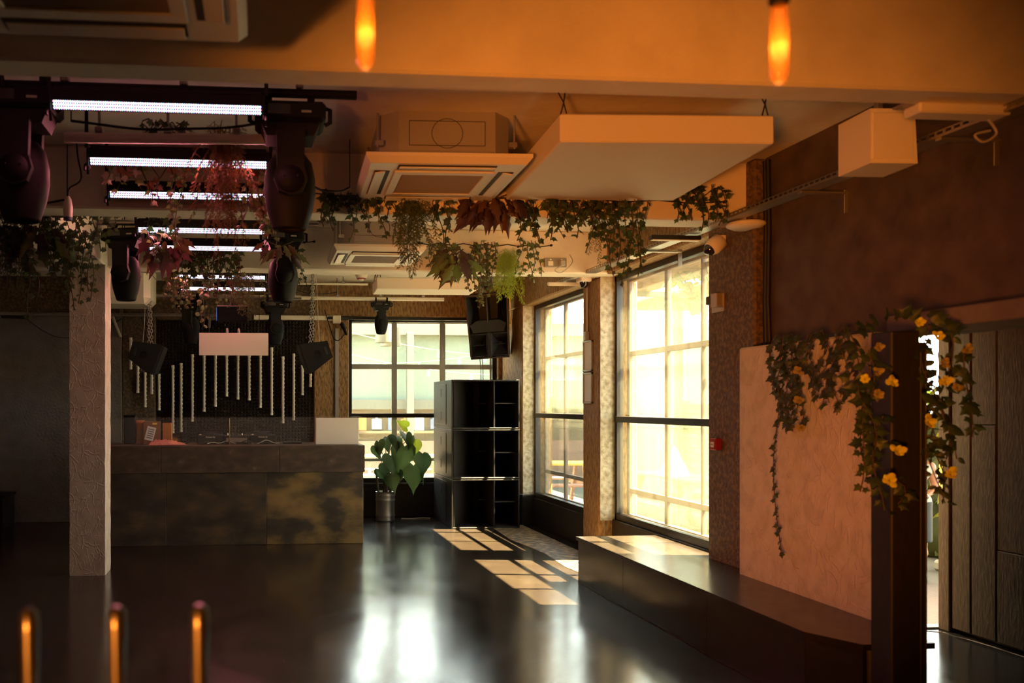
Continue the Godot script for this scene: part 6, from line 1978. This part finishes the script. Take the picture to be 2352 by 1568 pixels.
func doorway_person():
	var t := thing("person", "person in white vest and black shorts outside the open door", "person", Vector3(8.07, -0.61, -10.18), -0.6)
	var leg := func(s, fz): return [[Vector3(s * 0.09, 0.95, 0), Vector3(s * 0.1, 0.52, 0.03), 0.095, 0.062], [Vector3(s * 0.1, 0.52, 0.03), Vector3(s * 0.1, 0.33, fz * 0.4), 0.058, 0.058], [Vector3(s * 0.1, 0.33, fz * 0.4), Vector3(s * 0.1, 0.08, fz), 0.056, 0.036], [Vector3(s * 0.1, 0.05, fz), Vector3(s * 0.09, 0.04, fz + 0.14), 0.038, 0.03]]
	var torso := [[Vector3(-0.07, 0.97, 0), Vector3(0.07, 0.97, 0), 0.12, 0.12], [Vector3(0, 0.98, 0), Vector3(0, 1.15, 0.01), 0.125, 0.125], [Vector3(0, 1.15, 0.01), Vector3(0, 1.32, 0), 0.125, 0.13], [Vector3(-0.1, 1.36, 0), Vector3(0.1, 1.36, 0), 0.1, 0.1]]
	var body := torso.duplicate()
	body += leg.call(-1, 0.06) + leg.call(1, -0.04)
	body += [[Vector3(-0.14, 1.41, 0), Vector3(0.14, 1.41, 0), 0.065, 0.065], [Vector3(0, 1.4, 0), Vector3(0, 1.53, 0.01), 0.058, 0.052], [Vector3(0, 1.58, 0.02), Vector3(0, 1.66, 0.0), 0.082, 0.088], [Vector3(0, 1.55, 0.055), Vector3(0, 1.57, 0.06), 0.045, 0.045], [Vector3(0, 1.6, 0.1), Vector3(0, 1.575, 0.112), 0.011, 0.014]]
	body += [[Vector3(0.19, 1.4, 0), Vector3(0.245, 1.13, -0.02), 0.056, 0.044], [Vector3(0.245, 1.13, -0.02), Vector3(0.1, 1.03, 0.17), 0.042, 0.028], [Vector3(-0.19, 1.4, 0), Vector3(-0.25, 1.13, 0.0), 0.056, 0.044], [Vector3(-0.25, 1.13, 0.0), Vector3(-0.08, 1.05, 0.2), 0.042, 0.028]]
	var b := B.new()
	flesh(b, body, 0.017, 0.04)
	# hands: palm, four fingers and a thumb closed on the paper
	for s in [1.0, -1.0]:
		var w := Vector3(s * 0.1, 1.03, 0.17) if s > 0 else Vector3(-0.08, 1.05, 0.2)
		var d := Vector3(-s * 0.75, -0.25, 0.6).normalized()
		var hand := [[w, w + d * 0.05, 0.026, 0.03], [w + d * 0.03 + Vector3(0, 0.014, 0), w + d * 0.075 + Vector3(0, 0.024, 0), 0.018, 0.014]]
		for f in 4:
			var o := Vector3(0, 0.026 - 0.017 * f, 0)
			var L: float = [0.036, 0.041, 0.038, 0.03][f]
			var k0: Vector3 = w + d * 0.075 + o
			var k1: Vector3 = k0 + (d * 0.8 + Vector3(0, -.25, 0.3)).normalized() * L
			var k2: Vector3 = k1 + (d * 0.3 + Vector3(0, -.7, -.3)).normalized() * L * 0.7
			hand += [[k0 - d * 0.03, k0, 0.011, 0.01], [k0, k1, 0.0095, 0.0085], [k1, k2, 0.0085, 0.007]]
		var th := w + d * 0.03 + Vector3(0, 0.03, 0)
		hand += [[th, th + (d * .6 + Vector3(0, .6, .2)).normalized() * 0.035, 0.012, 0.01], [th + (d * .6 + Vector3(0, .6, .2)).normalized() * 0.035, th + d * 0.065 + Vector3(0, 0.012, 0.015), 0.01, 0.008]]
		flesh(b, hand, 0.006, 0.008)
	for s in [-1, 1]:
		b.lathe([[Vector2(0, -0.03), Vector2(0.02, -0.02), Vector2(0.022, 0.015), Vector2(0, 0.03)]], 8, Transform3D(Basis.from_scale(Vector3(.5, 1, 1)), Vector3(s * 0.086, 1.6, 0.0)))
	mk("body", b, M.skin, t)
	b = B.new()
	flesh(b, [[Vector3(0, 1.62, -0.015), Vector3(0, 1.67, 0.0), 0.093, 0.096]], 0.014, 0.02, 1.6, 2.0)
	mk("hair", b, M.hair, t)
	b = B.new()
	for s in [-1, 1]:
		b.lathe([[Vector2(0, -0.01), Vector2(0.01, 0), Vector2(0, 0.01)]], 8, Transform3D(Basis.IDENTITY, Vector3(s * 0.032, 1.615, 0.083)))
	b.box(Vector3(0, 1.545, 0.1), Vector3(0.04, 0.008, 0.008), 0.002)
	mk("face_details", b, M.hair, t)
	b = B.new()
	flesh(b, torso + [[Vector3(-0.1, 1.36, 0), Vector3(-0.1, 1.44, 0), 0.07, 0.05], [Vector3(0.1, 1.36, 0), Vector3(0.1, 1.44, 0), 0.07, 0.05]], 0.016, 0.05, 0.83, 1.44, 0.016)
	mk("vest", b, M.vest_white, t)
	b = B.new()
	var sh := [torso[0]]
	for s in [-1, 1]: sh.append([Vector3(s * 0.09, 0.95, 0), Vector3(s * 0.11, 0.48, 0.02), 0.105, 0.085])
	flesh(b, sh, 0.016, 0.03, 0.47, 0.98, 0.014)
	mk("shorts", b, M.shorts_black, t)
	b = B.new()
	b.bar(Vector3(0.0, 0.8, 0.125), Vector3(0.03, 0.5, 0.12), 0.03, 0.01, 0.003)
	mk("side_stripe", b, M.stripe_yellow, t)
	for s in [[-1, 0.06], [1, -0.04]]:
		b = B.new()
		flesh(b, [[Vector3(s[0] * 0.1, 0.06, s[1] - 0.03), Vector3(s[0] * 0.1, 0.05, s[1] + 0.15), 0.048, 0.042], [Vector3(s[0] * 0.1, 0.1, s[1] - 0.01), Vector3(s[0] * 0.1, 0.07, s[1] + 0.06), 0.045, 0.042]], 0.012, 0.03, 0.0, 0.125)
		var so := mk("shoe", b, M.shoe_white, t)
		part("sole", Vector3(s[0] * 0.1, 0.012, s[1] + 0.055), Vector3(0.088, 0.024, 0.27), M.shorts_black, so, 0.008)
	b = B.new()
	var wr := []
	for k in 12: wr.append(Vector3(0.125, 1.045, 0.14) + Vector3(0.01 * cos(TAU * k / 12), 0.033 * sin(TAU * k / 12), 0.0) + Vector3(0.6, 0, 0.75).normalized() * 0.033 * cos(TAU * k / 12))
	b.tube(wr, 0.007, 5, false, true)
	mk("wrist_watch", b, M.steel, t)
	var pp := thing("folded_paper", "folded white paper held in the hands of the person outside", "paper", t.transform * Vector3(0.02, 0.93, 0.26), -0.55)
	part("sheet", Vector3(0, 0.05, 0), Vector3(0.12, 0.09, 0.006), M.label_white, pp, 0.001, Basis(Vector3.BACK, -0.5))
